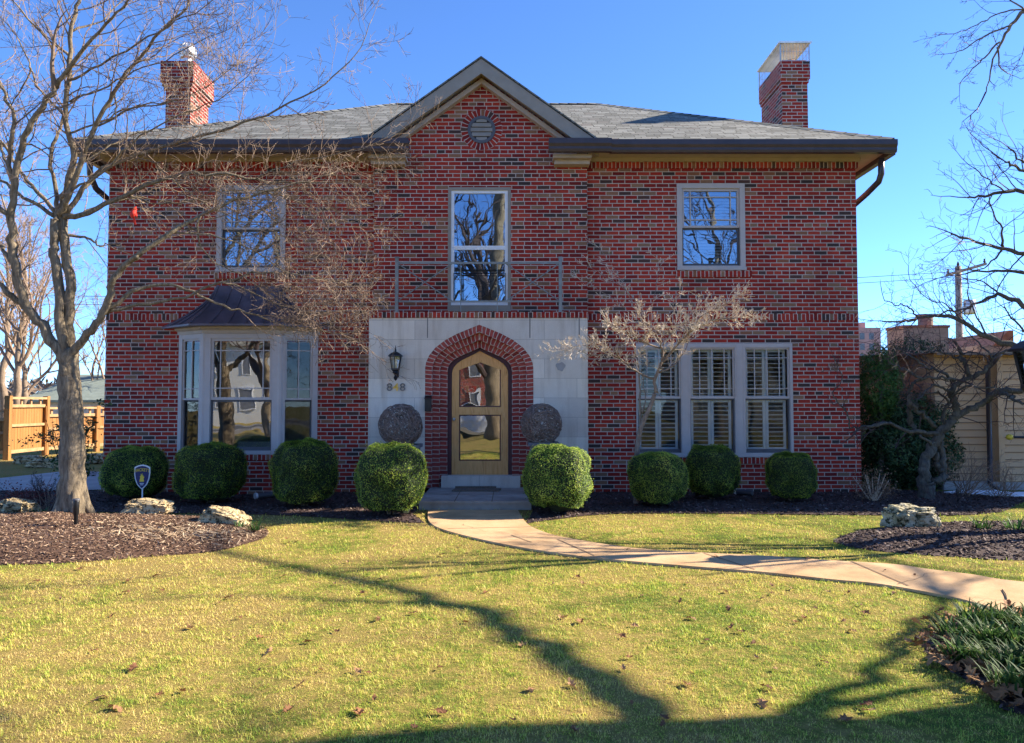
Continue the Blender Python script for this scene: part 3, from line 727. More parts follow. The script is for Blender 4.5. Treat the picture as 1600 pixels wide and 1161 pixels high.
def room(par, x0, x1, z0, z1, y0, dep=2.2):
    m = MB(); y1 = y0 + dep
    m.face([A(x0, y1, z0), A(x1, y1, z0), A(x1, y1, z1), A(x0, y1, z1)]); m.face([A(x0, y0, z0), A(x1, y0, z0), A(x1, y1, z0), A(x0, y1, z0)]); m.face([A(x0, y1, z1), A(x1, y1, z1), A(x1, y0, z1), A(x0, y0, z1)])
    m.face([A(x0, y0, z0), A(x0, y1, z0), A(x0, y1, z1), A(x0, y0, z1)]); m.face([A(x1, y1, z0), A(x1, y0, z0), A(x1, y0, z1), A(x1, y1, z1)])
    return obj('room', m, M['inside'], par)
for (x0, x1, z0, z1), lab, up in ((W1, 'upper window behind maple branches', 1), (W3, 'upper window right of the gable', 1)):
    m = MB(); frame(m, x0, x1, z0, z1, -.022, .03, .085, .085, .075)
    m.box(x0 - .01, x1 + .01, -.04, -.0225, z0, z0 + .045)
    wn = obj('window', m, M['trim'], house); tag(wn, lab)
    sash_pair(wn, x0 + .085, x1 - .085, z0 + .075, z1 - .085, -.01, z0 + (z1 - z0) * .505, gl='glassr')
    blinds(wn, x0 + .1, x1 - .1, z0 + .09, z1 - .1, .14, .052, .046, .75)
    room(wn, x0 - .6, x1 + .6, z0 - .6, z1 + .2, .2)
# tall stair window above the entry
x0, x1, z0, z1 = W2
m = MB(); frame(m, x0, x1, z0, z1, -.13, -.06, .05, .05, .10)
wn = obj('window', m, M['rake'], house); tag(wn, 'tall white sash window above the door')
x0 += .05; x1 -= .05; z0 += .10; z1 -= .05; sp = PZ(386, -.1)
m = MB(); frame(m, x0, x1, sp - .015, z1, -.11, -.075, .05, .05, .035); s = obj('upper_sash', m, M['white'], wn); paneq('pane', x0 + .05, x1 - .05, sp + .02, z1 - .05, -.085, M['glassr'], s)
m = MB(); frame(m, x0, x1, z0, sp - .016, -.105, -.07, .05, .03, .06); s = obj('lower_sash', m, M['white'], wn); paneq('pane', x0 + .05, x1 - .05, z0 + .06, sp - .046, -.08, M['glassr'], s)
room(wn, x0 - .2, x1 + .2, z0 - .1, z1 + .1, -.02, 1.6)
# ornamental iron guard standing just outside the lower sash
GYy = -.20
g0, g1, gb, gt = PX(709, 450, GYy), PX(790, 450, GYy), PZ(471, GYy), PZ(427, GYy)
m = MB(); gcx = (g0 + g1) / 2
def rod(a, b, r=.006, mm=None): (mm or m).tube([A(*a), A(*b)], r, 5)
rod((g0, GYy, gt), (g1, GYy, gt), .008); rod((g0, GYy, gb), (g1, GYy, gb), .008)
for x in (g0, g0 + .125, g1 - .125, g1): rod((x, GYy, gb), (x, GYy, gt), .007)
def circ(cx, cz, r, a0=0, a1=2 * math.pi, n=18, rr=.004): m.tube([A(cx + r * math.cos(a0 + (a1 - a0) * k / n), GYy, cz + r * math.sin(a0 + (a1 - a0) * k / n)) for k in range(n + 1)], rr, 4)
cz = (gb + gt) / 2
circ(gcx, cz - .05, .11); circ(gcx - .16, cz - .05, .10, -1.2, 1.6); circ(gcx + .16, cz - .05, .10, 1.6, 4.4)
circ(gcx - .13, gt + .01, .16, math.pi * 1.25, math.pi * 1.98); circ(gcx + .13, gt + .01, .16, math.pi * 1.02, math.pi * 1.75)
for sx in (-1, 1):
    m.tube([A(gcx + sx * (.14 - .14 * t), GYy, gt + .02 + .20 * t ** .8 + .01 * math.sin(9 * t)) for t in np.linspace(0, 1, 9)], .004, 4)
    for rr_, ox, oz in ((.045, .07, .07), (.03, .03, .13), (.028, .10, .02)):
        m.tube([A(gcx + sx * ox + rr_ * (1 - t * .8) * math.cos(t * 9), GYy, gt + oz + rr_ * (1 - t * .8) * math.sin(t * 9)) for t in np.linspace(0, 1, 16)], .0035, 4)
obj('window_guard', m, M['black'], wn)

# balcony railing on the stone block
RYy = SY + .03; rx0, rx1 = PX(620, 440, RYy), PX(875.5, 440, RYy); rb, rt = PZ(471, RYy), PZ(411, RYy); zt = PZ(404, RYy); zb = SZ + .095
rail = None
m = MB(); m.box(rx0 + .022, rx1 - .022, RYy - .012, RYy + .012, rt - .017, rt + .017); m.box(rx0 + .022, rx1 - .022, RYy - .012, RYy + .012, rb - .014, rb + .014)
rail = obj('balcony_railing', m, M['iron'], house)
for x in (rx0, rx1):
    m = MB(); m.box(x - .026, x + .026, RYy - .026, RYy + .026, zb, zt); m.box(x - .034, x + .034, RYy - .034, RYy + .034, zt, zt + .025); m.box(x - .05, x + .05, RYy - .05, RYy + .05, zb, zb + .008)
    obj('post', m, M['iron'], rail)
pa, pb_ = PX(706, 440, RYy), PX(791, 440, RYy)
for x0_, x1_ in ((rx0 + .02, pa), (pb_, rx1 - .02)):
    m = MB(); rod((x0_, RYy, rb + .01), (x1_, RYy, rt - .012), .010); rod((x0_, RYy + .006, rt - .012), (x1_, RYy + .006, rb + .01), .010); obj('cross_brace', m, M['iron'], rail)
for px_ in (720, 777): m = MB(); x = PX(px_, 440, RYy); rod((x, RYy - .012, zb), (x, RYy - .012, rt + .0), .007); obj('baluster', m, M['iron'], rail)

# triple window with plantation shutters
x0, x1, z0, z1 = WT
m = MB(); YT = -.012; U = [(PX(1000 - 4, 620), PX(1060 + 4, 620)), (PX(1081 - 3, 620), PX(1145 + 3, 620)), (PX(1167 - 3, 620), PX(1231 + 3, 620))]
m.box(x0, U[0][0], -.03, .05, z0, z1); m.box(U[0][1], U[1][0], -.03, .05, z0, z1); m.box(U[1][1], U[2][0], -.03, .05, z0, z1); m.box(U[2][1], x1, -.03, .05, z0, z1)
for a, b in U: m.box(a, b, -.028, .05, z1 - .07, z1); m.box(a, b, -.028, .05, z0, z0 + .06)
for a, b in ((U[0][1], U[1][0]), (U[1][1], U[2][0])):
    for x in (a + .03, b - .03): m.box(x - .006, x + .006, -.036, -.03, z0 + .05, z1 - .02)
m.box(x0 - .01, x1 + .01, -.055, -.031, z0 - .008, z0 + .035)
tri = obj('triple_window', m, M['trim'], house); sp = PZ(621)
for a, b in U:
    m = MB(); zz0, zz1 = z0 + .06, z1 - .07; w = .04
    frame(m, a, b, sp - .02, zz1, .0, .03, .03, .03, .04)
    for k in range(1, 4): x = a + .03 + (b - a - .06) * (k / 4 if k == 2 else (.2 if k == 1 else .8)); m.box(x - .007, x + .007, .003, .02, sp + .02, zz1 - .03)
    for z in (sp + .15, zz1 - .17): m.box(a + .03, b - .03, .0035, .0195, z - .007, z + .007)
    us = obj('upper_sash', m, M['trim'], tri); paneq('pane', a + .03, b - .03, sp + .02, zz1 - .03, .022, M['glasss'], us)
    m = MB(); frame(m, a + .0, b - .0, zz0, sp - .0205, .032, .055, .022, .025, .06)
    ls = obj('lower_sash', m, M['darktrim'], tri); paneq('pane', a + .022, b - .022, zz0 + .06, sp - .045, .045, M['glasss'], ls)
    m = MB(); c = (a + b) / 2
    for s0, s1 in ((a + .03, c), (c, b - .03)):
        frame(m, s0 + .003, s1 - .003, zz0 + .03, sp - .02, .10, .125, .045, .05, .06); frame(m, s0 + .003, s1 - .003, sp - .018, zz1 - .02, .10, .125, .045, .05, .05)
        for q0, q1 in ((zz0 + .09, sp - .07), (sp + .032, zz1 - .07)):
            z = q0 + .03
            while z < q1:
                an = .25 if q0 < sp else .12; dy, dz = .032 * math.cos(an), .032 * math.sin(an)
                m.prism([A(s0 + .05, .112 - dy, z + dz), A(s0 + .05, .112 + dy, z - dz), A(s0 + .05, .112 + dy, z - dz + .009), A(s0 + .05, .112 - dy, z + dz + .009)], (s1 - s0 - .10, 0, 0)); z += .072
    obj('shutter', m, M['blind'], tri)
room(tri, x0 - .8, x1 + .6, z0 - .5, z1 + .2, .2, 3.0)

# ---- canted bay window with a bell-shaped copper roof
plan = [A(-5.59, 0, 0), A(-5.05, -.32, 0), A(-3.80, -.32, 0), A(-3.26, 0, 0)]
bz0, bz1 = PZ(710, -.32), PZ(519, -.32)
bayw = None
m = MB()                                     # brick base
for a, b in zip(plan[:-1], plan[1:]):
    L = (b - a).length; m.face([a - A(0, 0, .1), b - A(0, 0, .1), A(b.x, b.y, bz0 - .09), A(a.x, a.y, bz0 - .09)], [(a.x, -.1), (a.x + L, -.1), (a.x + L, bz0 - .09), (a.x, bz0 - .09)])
    d = (b - a).normalized(); nn = d.cross(A(0, 0, 1)) * .025
    q = [a + nn, b + nn]
    m.face([q[0] + A(0, 0, bz0 - .09), q[1] + A(0, 0, bz0 - .09), q[1] + A(0, 0, bz0), q[0] + A(0, 0, bz0)], [(.003, a.x), (.003, a.x + L), (.1035, a.x + L), (.1035, a.x)], 1)
    m.face([q[0] + A(0, 0, bz0), q[1] + A(0, 0, bz0), b + A(0, 0, bz0), a + A(0, 0, bz0)], None, 1)
bayw = obj('bay_window', m, [M['brick'], M['rowlock']], house); tag(bayw, 'canted bay window under a flared dark copper roof')
def local_box(m, a, b, s0, s1, y0, y1, z0, z1, mi=0):
    d = (b - a).normalized(); nn = A(d.y, -d.x, 0)      # outward
    f = [a + d * s0 - nn * y0, a + d * s1 - nn * y0, a + d * s1 - nn * y1, a + d * s0 - nn * y1]
    lo = [A(p.x, p.y, z0) for p in f]; hi = [A(p.x, p.y, z1) for p in f]
    for i in range(4): j = (i + 1) % 4; m.face([lo[i], lo[j], hi[j], hi[i]], None, mi)
    m.face(hi, None, mi); m.face(lo[::-1], None, mi)
mF = MB()
for k, (a, b) in enumerate(zip(plan[:-1], plan[1:])):
    L = (b - a).length; st = .10 if k == 1 else .09
    if k == 1: s0, s1 = .02, L - .02
    else: s0, s1 = .0, L
    zs, zt_ = bz0 + .06, bz1 - .10
    local_box(mF, a, b, s0, s0 + st, -.01, .06, bz0 + .001, bz1); local_box(mF, a, b, s1 - st, s1, -.01, .06, bz0 + .001, bz1)
    local_box(mF, a, b, s0 + st, s1 - st, -.008, .06, zt_, bz1); local_box(mF, a, b, s0 + st, s1 - st, -.03, .06, bz0 + .001, zs)
    e0, e1 = s0 + st, s1 - st; sp = PZ(623, -.32)
    ms = MB(); w = .045 if k == 1 else .03
    def fr2(m, s0, s1, z0, z1, y0, y1, w, wb=None):
        local_box(m, a, b, s0, s0 + w, y0, y1, z0, z1); local_box(m, a, b, s1 - w, s1, y0, y1, z0, z1)
        local_box(m, a, b, s0 + w, s1 - w, y0, y1, z1 - w, z1); local_box(m, a, b, s0 + w, s1 - w, y0, y1, z0, z0 + (wb or w))
    fr2(ms, e0, e1, sp - .02, zt_, .012, .04, w)
    i0, i1, j0, j1 = e0 + w, e1 - w, sp - .02 + w, zt_ - w
    fx = .12 if k == 1 else .5
    for s in ((i0 + fx * (i1 - i0), i1 - fx * (i1 - i0)) if k == 1 else ((i0 + i1) / 2,)): local_box(ms, a, b, s - .008, s + .008, .016, .034, j0, j1)
    for z in (j0 + .16 * (j1 - j0), j1 - .17 * (j1 - j0)): local_box(ms, a, b, i0, i1, .0165, .0335, z - .008, z + .008)
    us = obj('upper_sash', ms, M['trim'], bayw)
    d = (b - a).normalized(); nn = A(d.y, -d.x, 0)
    def gp(m, s0, s1, z0, z1, y):
        p, q = a + d * s0 - nn * y, a + d * s1 - nn * y
        m.face([A(p.x, p.y, z0), A(q.x, q.y, z0), A(q.x, q.y, z1), A(p.x, p.y, z1)])
    m = MB(); gp(m, i0, i1, j0, j1, .036); obj('pane', m, M['glassd' if k == 1 else 'glasss'], us)
    ms = MB(); fr2(ms, e0, e1, zs, sp - .0205, .042, .06, w * .7, .06)
    ls = obj('lower_sash', ms, M['darktrim'], bayw)
    m = MB(); gp(m, e0 + w * .7, e1 - w * .7, zs + .06, sp - .05, .052); obj('pane', m, M['glassd' if k == 1 else 'glasss'], ls)
for p in plan[1:3]:                          # corner posts close the angle between the lights
    mF.lathe(A(p.x, p.y + .035, bz0), [(.0, 0), (.055, 0), (.055, bz1 - bz0), (0, bz1 - bz0)], 10)
obj('bay_frame', mF, M['trim'], bayw)
m = MB()                                     # cornice under the roof
def ringpoly(g): return [A(plan[0].x - g * 1.1, 0, 0), A(plan[1].x - g * .45, plan[1].y - g, 0), A(plan[2].x + g * .45, plan[2].y - g, 0), A(plan[3].x + g * 1.1, 0, 0)]
prof = [(.0, bz1 - .02), (.03, bz1 - .02), (.035, bz1 + .03), (.075, bz1 + .06), (.085, bz1 + .10), (.12, bz1 + .12)]
for (g0_, za), (g1_, zb_) in zip(prof[:-1], prof[1:]):
    A0, A1 = ringpoly(g0_), ringpoly(g1_)
    for i in range(3): m.face([A0[i] + A(0, 0, za), A0[i + 1] + A(0, 0, za), A1[i + 1] + A(0, 0, zb_), A1[i] + A(0, 0, zb_)])
obj('cornice', m, M['soffit'], bayw)
m = MB(); ze_ = bz1 + .115; zt2 = PZ(447); NP = 12
eo = [A(PX(252, 520), 0, 0), A(plan[1].x - .14, -.32 - .25, 0), A(plan[2].x + .14, -.32 - .25, 0), A(PX(512, 520), 0, 0)]
to = [A(-4.98, 0, 0), A(-4.94, -.03, 0), A(-3.91, -.03, 0), A(-3.87, 0, 0)]
def bell(t): return 1 - (1 - (1 - t) ** 2.1) * 1.0        # 1 at the eave, 0 at the wall: concave sweep
def rp(i, t):
    f = (1 - t) ** 1.9 * .72 + (1 - t) * .28
    p = to[i].lerp(eo[i], f); return A(p.x, p.y, ze_ + (zt2 - ze_) * t)
for i in range(3):
    for k in range(NP):
        m.face([rp(i, k / NP), rp(i + 1, k / NP), rp(i + 1, (k + 1) / NP), rp(i, (k + 1) / NP)])
    m.face([rp(i, 0) - A(0, 0, .03), rp(i + 1, 0) - A(0, 0, .03), rp(i + 1, 0), rp(i, 0)])
m.face([rp(i, 0) - A(0, 0, .03) for i in (3, 2, 1, 0)]); m.face([rp(i, 1) for i in range(4)])
br_ = obj('bay_roof', m, M['copper'], bayw, False)
m = MB()
for i, fr in ((0, .33), (0, .66), (1, 0), (1, .22), (1, .41), (1, .6), (1, .79), (1, 1), (2, .33), (2, .66)):
    m.tube([rp(i, k / NP).lerp(rp(i + 1, k / NP), fr) + A(0, -.004, .008) for k in range(NP + 1)], .012, 5)
obj('standing_seam', m, M['copper'], br_)
room(bayw, -5.9, -3.0, .3, 2.6, .02, 3.2)
m = MB()                                     # curtain edges and dark sofa back inside the bay
m.box(-4.78, -4.0, .55, .95, .5, bz0 + .16)
obj('window_seat', m, M['inside'], bayw)

# ---- house number
def text_mesh(ch, size, depth):
    c = bpy.data.curves.new('txt', 'FONT'); c.body = ch; c.size = size; c.extrude = depth; c.align_x = 'CENTER'; c.align_y = 'CENTER'; c.offset = size * .004
    o = bpy.data.objects.new('txt', c); COL.objects.link(o); bpy.context.view_layer.update()
    me = bpy.data.meshes.new_from_object(o.evaluated_get(bpy.context.evaluated_depsgraph_get())); bpy.data.objects.remove(o); return me
for ch_, px_, mt in (('8', 608.5, 'num'), ('4', 618.5, 'brass'), ('8', 629, 'num')):
    me = text_mesh(ch_, .175, .008); me.materials.clear(); me.materials.append(M[mt]); p = P(px_, 605.5, SY - .009)
    o = raw('house_numeral', me, house, p - wpos(house)); o.rotation_euler = (R(90), 0, 0); o.scale = (1.12, 1, 1)
    o['label'] = 'brass numeral 4' if ch_ == '4' else 'grey numeral 8'
# ================================================================== THINGS AT THE ENTRANCE
def lantern(name, lab, cat, c, s, arm=True):
    """c: centre of the glass body; s: scale"""
    t = thing(name, lab, cat, c if not arm else (c[0], SY, c[2]))
    c = Vector(c); m = MB()
    m.lathe(c, [(0, .155 * s), (.012 * s, .15 * s), (.02 * s, .13 * s), (.008 * s, .115 * s), (.03 * s, .105 * s), (.075 * s, .085 * s), (.125 * s, .045 * s), (.128 * s, .03 * s), (.10 * s, .03 * s)], 6)
    m.tube([c + A(0, 0, .15 * s), c + A(0, 0, .21 * s)], [.01 * s, .003 * s], 6)
    obj('lantern_cap', m, M['black'], t)
    m = MB(); rt_, rb_, zt_, zb_ = .098 * s, .062 * s, .03 * s, -.17 * s
    for k in range(6):
        a = 2 * math.pi * (k + .5) / 6; m.tube([c + A(rt_ * math.cos(a), rt_ * math.sin(a), zt_), c + A(rb_ * math.cos(a), rb_ * math.sin(a), zb_)], .007 * s, 5)
    m.lathe(c, [(.072 * s, zb_ + .012 * s), (.072 * s, zb_ - .01 * s), (.045 * s, zb_ - .04 * s), (.05 * s, zb_ - .055 * s), (.02 * s, zb_ - .09 * s), (.0, zb_ - .10 * s)], 6)
    obj('lantern_body', m, M['black'], t)
    m = MB(); m.lathe(c, [(rb_ * .96, zb_ + .012 * s), (rt_ * .96, zt_)], 6); obj('glass_shade', m, M['lampglass'], t)
    m = MB(); m.lathe(c, [(0, zb_ + .01 * s), (.03 * s, zb_ + .01 * s), (.034 * s, -.03 * s), (.02 * s, -.01 * s), (0, 0)], 12); obj('candle_tube', m, M['bulb'], t, True)
    if arm:
        m = MB(); y = SY
        m.tube([c + A(0, 0, zb_ - .07 * s), c + A(0, .05 * s, zb_ - .12 * s), A(c.x, y - .02, c.z + zb_ - .09 * s), A(c.x, y, c.z + zb_ - .02)], .012 * s, 6)
        m.box(c.x - .035, c.x + .035, y - .014, y, c.z - .30 * s, c.z - .02)
        m.lathe(A(c.x, c.y + .02, c.z + zb_ - .15 * s), [(0, -.04 * s), (.02 * s, -.02 * s), (.035 * s, .01 * s), (.02 * s, .04 * s), (0, .06 * s)], 8)
        obj('wall_bracket', m, M['black'], t)
    return t
lc = P(618, 562, SY - .14); lantern('wall_lantern', 'black six-sided carriage lantern fixed to the stone left of the door', 'wall lantern', (lc.x, SY - .14, lc.z + .02), 1.0)
mbp = P(669.5, 631, SY); t = thing('mailbox', 'slim black mailbox on the left edge of the brick door arch', 'mailbox', (mbp.x, SY, mbp.z))
m = MB(); m.box(mbp.x - .05, mbp.x + .05, SY - .09, SY - .002, mbp.z - .12, mbp.z + .09); obj('box_body', m, M['black'], t)
m = MB(); m.prism([A(mbp.x - .055, SY - .10, mbp.z + .085), A(mbp.x - .055, SY - .002, mbp.z + .135), A(mbp.x - .055, SY - .002, mbp.z + .092), A(mbp.x - .055, SY - .10, mbp.z + .078)], (.11, 0, 0)); obj('lid', m, M['black'], t)
m = MB(); m.prism([A(-.93, -.93, PT + .002), A(-.20, -.95, PT + .002), A(-.17, -.62, PT + .002), A(-.90, -.60, PT + .002)], (0, 0, .016)); o = obj('doormat', m, M['rope'], origin=(-.55, -.78, PT)); tag(o, 'thin brown doormat on the porch slab below the front door', 'doormat')
m = MB(); m.tube([A(-.90, -.6, PT + .03), A(-.25, -.58, PT + .03)], .018, 8); obj('rolled_edge', m, M['rope'], o)

rg = random.Random(5)
def twig_ball(name, lab, c, r, seed):
    rg = random.Random(seed); m = MB()
    for k in range(470):
        n = Vector((rg.gauss(0, 1), rg.gauss(0, 1), rg.gauss(0, 1))).normalized(); u = n.orthogonal().normalized(); w = n.cross(u)
        off = rg.uniform(-.75, .75); rr = math.sqrt(1 - off * off); a = rg.uniform(0, 6.28); sp = rg.uniform(.6, 1.8); R_ = r * (rg.uniform(.90, 1.02) if k % 5 else rg.uniform(.7, .9))
        m.tube([Vector(c) + (n * off + (u * math.cos(a + sp * j / 6) + w * math.sin(a + sp * j / 6)) * rr) * R_ * (1 + .012 * rg.uniform(-1, 1)) for j in range(7)], rg.uniform(.0035, .0068), 4, 0, False)
    o = obj(name, m, M['twigball'], origin=c); return tag(o, lab, 'twig ball', 'vine balls flanking the front door')
b0 = P(626, 665, -1.0); b1 = P(845.5, 663, -1.0)
twig_ball('vine_ball', 'dark woven vine ball on the planter left of the door, below the house number', b0, .335, 1)
twig_ball('vine_ball', 'dark woven vine ball on the planter right of the door', b1, .32, 2)
for bc, lab, rr in ((b0, 'grey square planter carrying the vine ball left of the door', .335), (b1, 'grey square planter carrying the vine ball right of the door', .32)):
    t = thing('planter', lab, 'planter', (bc.x, bc.y, 0), 'planters flanking the front door'); m = MB(); z1 = bc.z - rr + .05
    sh = .08 if bc.x < 0 else .03
    m.prism([A(bc.x - .20 + sh, -1.2, 0), A(bc.x + .20 + sh, -1.2, 0), A(bc.x + .20 + sh, -.8, 0), A(bc.x - .20 + sh, -.8, 0)], (0, 0, z1 - .05)); obj('planter_body', m, M['pedestal'], t)
    m = MB(); frame_top = [(-.235, -.19), (.19, .235)]
    x0, x1, y0, y1 = bc.x - .235 + sh, bc.x + .235 + sh, -1.235, -.765
    m.box(x0, x1, y0, y0 + .05, z1 - .05, z1); m.box(x0, x1, y1 - .05, y1, z1 - .05, z1); m.box(x0, x0 + .05, y0 + .05, y1 - .05, z1 - .05, z1); m.box(x1 - .05, x1, y0 + .05, y1 - .05, z1 - .05, z1)
    obj('rim', m, M['pedestal'], t)
    m = MB(); m.face([A(x0 + .05, y0 + .05, z1 - .02), A(x1 - .05, y0 + .05, z1 - .02), A(x1 - .05, y1 - .05, z1 - .02), A(x0 + .05, y1 - .05, z1 - .02)]); obj('soil', m, M['joint_and_lap_shade'], t)

# ================================================================== BOXWOODS
def boxwood_mesh(seed, n=19000):
    rng = np.random.default_rng(seed)
    d = rng.normal(0, 1, (n, 3)); d /= np.linalg.norm(d, axis=1)[:, None]
    d[:, 2] = np.where(d[:, 2] < -.75, -d[:, 2], d[:, 2])
    p = 2.7; r = 1 / (np.abs(d) ** p).sum(1) ** (1 / p)
    off = seed * 7.3
    nz = np.array([noise.noise(Vector(q) * 2.2 + Vector((off, 0, 0))) * .13 + noise.noise(Vector(q) * 6 + Vector((0, off, 0))) * .045 for q in d])
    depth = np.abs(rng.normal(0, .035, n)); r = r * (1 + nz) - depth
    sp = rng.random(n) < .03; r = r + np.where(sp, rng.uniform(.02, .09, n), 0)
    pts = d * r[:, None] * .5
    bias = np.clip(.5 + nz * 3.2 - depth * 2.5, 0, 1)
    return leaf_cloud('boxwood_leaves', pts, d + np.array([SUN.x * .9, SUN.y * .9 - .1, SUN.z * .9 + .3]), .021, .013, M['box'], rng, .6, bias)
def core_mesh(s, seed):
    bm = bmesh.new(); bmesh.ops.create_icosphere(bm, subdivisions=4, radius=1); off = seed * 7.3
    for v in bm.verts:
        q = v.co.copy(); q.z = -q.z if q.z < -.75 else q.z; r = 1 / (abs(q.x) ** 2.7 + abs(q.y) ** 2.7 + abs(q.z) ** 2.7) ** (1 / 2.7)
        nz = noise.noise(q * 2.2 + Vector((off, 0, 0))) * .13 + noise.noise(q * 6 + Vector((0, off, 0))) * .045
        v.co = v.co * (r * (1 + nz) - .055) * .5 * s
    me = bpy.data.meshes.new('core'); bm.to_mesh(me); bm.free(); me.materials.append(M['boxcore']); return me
bxv = [boxwood_mesh(k) for k in (1, 2, 3)]; cores = [core_mesh(1.0, k) for k in (1, 2, 3)]
stem = MB()
for k in range(5):
    a = k * 1.3; stem.tube([A(.03 * math.cos(a), .03 * math.sin(a), -.56), A(.05 * math.cos(a), .05 * math.sin(a), -.48), A(.16 * math.cos(a), .16 * math.sin(a), -.3)], [.016, .013, .008], 5)
stemme = stem.mesh('stem', M['bark'])
BX = [(208, 697, 783, 163, 253, 'dark clipped boxwood ball at the left corner of the house behind the yard sign', 0),
      (327, 692, 787, 276, 378, 'dark clipped boxwood ball below the left end of the bay window', 1),
      (475, 687, 792, 424, 524, 'dark clipped boxwood ball below the right end of the bay window', 2),
      (610, 692, 806, 556, 663, 'big sunlit boxwood ball left of the porch step in front of the vine ball', 0),
      (870, 695, 803, 817, 924, 'big sunlit boxwood ball right of the porch step beside the walk', 1),
      (1028, 706, 792, 986, 1071, 'sunlit boxwood ball at the foot of the small dogwood', 2),
      (1113, 695, 781, 1073, 1153, 'half-shaded boxwood ball under the middle of the triple window', 0),
      (1239, 707, 785, 1201, 1277, 'dark boxwood ball at the right end of the triple window', 1)]
for i, (cx, top, bot, xl, xr, lab, v) in enumerate(BX):
    g = G((xl + xr) / 2, bot); Y = g.y + (.06 if i != 6 else .0)
    wdt = PX(xr, 740, Y) - PX(xl, 740, Y); zt_ = PZ(top, Y); h = zt_ - .03; cz = .03 + h / 2
    t = thing('boxwood_shrub', lab, 'shrub', (g.x, Y, 0), 'clipped boxwoods along the house front')
    rz = i * 1.1
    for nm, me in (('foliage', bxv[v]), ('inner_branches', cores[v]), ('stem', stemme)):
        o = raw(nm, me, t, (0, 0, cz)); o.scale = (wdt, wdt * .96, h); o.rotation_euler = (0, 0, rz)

# ================================================================== TREES
def crm(pts, per=4):
    """Catmull-Rom resample"""
    out = []; n = len(pts)
    for i in range(n - 1):
        p0, p1, p2, p3 = pts[max(i - 1, 0)], pts[i], pts[i + 1], pts[min(i + 2, n - 1)]
        for k in range(per):
            t = k / per
            out.append(.5 * ((2 * p1) + (p2 - p0) * t + (2 * p0 - 5 * p1 + 4 * p2 - p3) * t * t + (3 * p1 - p0 - 3 * p2 + p3) * t ** 3))
    out.append(pts[-1]); return out
def rv(rg): return Vector((rg.gauss(0, 1), rg.gauss(0, 1), rg.gauss(0, 1)))
def grow(mb, p, d, L, r, lev, rg, up=.05, wander=.16, kids=(5, 4, 3), ang=(.5, 1.1), ratio=.5, minr=.0016, bias=None, spacing=.1, flat=0.0):
    n = max(3, min(12, int(L / spacing))); st = L / n; pts = [Vector(p)]; d = Vector(d).normalized(); dirs = []
    for i in range(n):
        w = rv(rg) * wander
        if flat: w.z *= (1 - flat)
        d = d + w; d.z += up
        if bias is not None: d = d + bias
        d.normalize(); dirs.append(d.copy()); pts.append(pts[-1] + d * st)
    rad = [max(minr, r * (1 - .68 * i / n)) for i in range(n + 1)]
    mb.tube(pts, rad, 3 if r < .010 else (5 if r < .03 else 7), 0, False)
    if lev <= 0: return
    k = kids[min(len(kids) - 1, lev - 1)]; k = max(1, int(k * rg.uniform(.7, 1.35)))
    for j in range(k):
        t = rg.uniform(.18, 1.0); i = min(n - 1, int(t * n)); q = pts[i].lerp(pts[i + 1], t * n - i if t < 1 else 1)
        perp = rv(rg); perp -= dirs[i] * perp.dot(dirs[i]); perp.normalize()
        if flat: perp.z *= (1 - flat * .6)
        a = rg.uniform(*ang); cd = dirs[i] * math.cos(a) + perp * math.sin(a)
        grow(mb, q, cd, L * ratio * rg.uniform(.6, 1.25) * (1.1 - .45 * t), max(minr, rad[i] * .6), lev - 1, rg, up, wander, kids, ang, ratio, minr, bias, spacing, flat)
def limb_px(pts, ox, oy, s, Y0, Y1, bulge=0.0):
    n = len(pts); out = []
    for i, (a, b) in enumerate(pts):
        t = i / max(1, n - 1); out.append(P(ox + a / s, oy + b / s, Y0 + (Y1 - Y0) * t + bulge * math.sin(math.pi * t)))
    return out
class Tree:
    def __init__(s, seed): s.t = MB(); s.c = MB(); s.rg = random.Random(seed); s.limbs = []
    def limb(s, pts, r0, r1, per=5, jit=.012, n=8, dens=0.0, **kw):
        q = crm([Vector(p) for p in pts], per); L = len(q)
        q = [p + rv(s.rg) * jit * (0 if i in (0,) else 1) for i, p in enumerate(q)]
        rad = [(r0 + (r1 - r0) * (i / (L - 1)) ** .8) * (1 + .06 * s.rg.uniform(-1, 1)) for i in range(L)]
        s.t.tube(q, rad, n, 0, True)
        if dens: s.spray(q, rad, dens, **kw)
        return q, rad
    def spray(s, q, rad, dens, Lr=(.35, 1.0), lev=2, t0=.15, side=None, rr=.5, rmax=.014, ang=(.5, 1.25), **kw):
        rg = s.rg; acc = 0
        tot = sum((q[i + 1] - q[i]).length for i in range(len(q) - 1)); run = 0
        for i in range(len(q) - 1):
            seg = (q[i + 1] - q[i]); l = seg.length; run += l
            if l < 1e-6: continue
            f = run / tot
            if f < t0: continue
            acc += l * dens * (.6 + .8 * f); d = seg / l
            while acc > 1:
                acc -= 1; p = q[i].lerp(q[i + 1], rg.random()); perp = rv(rg)
                if side is not None: perp = perp + Vector(side) * 1.0
                perp -= d * perp.dot(d); perp.normalize(); a = rg.uniform(*ang)
                L = rg.uniform(*Lr); grow(s.c, p, d * math.cos(a) + perp * math.sin(a), L, min(rmax, max(.003, rad[i] * rr)), lev, rg, **kw)
        # the tip itself carries on as a twig
        d = (q[-1] - q[-2]).normalized(); grow(s.c, q[-1], d, rg.uniform(*Lr), rad[-1], lev, rg, **kw)
    def done(s, name, lab, cat, base, bark, twig, group=None):
        t = thing(name, lab, cat, base, group)
        obj('trunk', s.t, bark, t, True); obj('crown', s.c, twig, t, False)
        return t

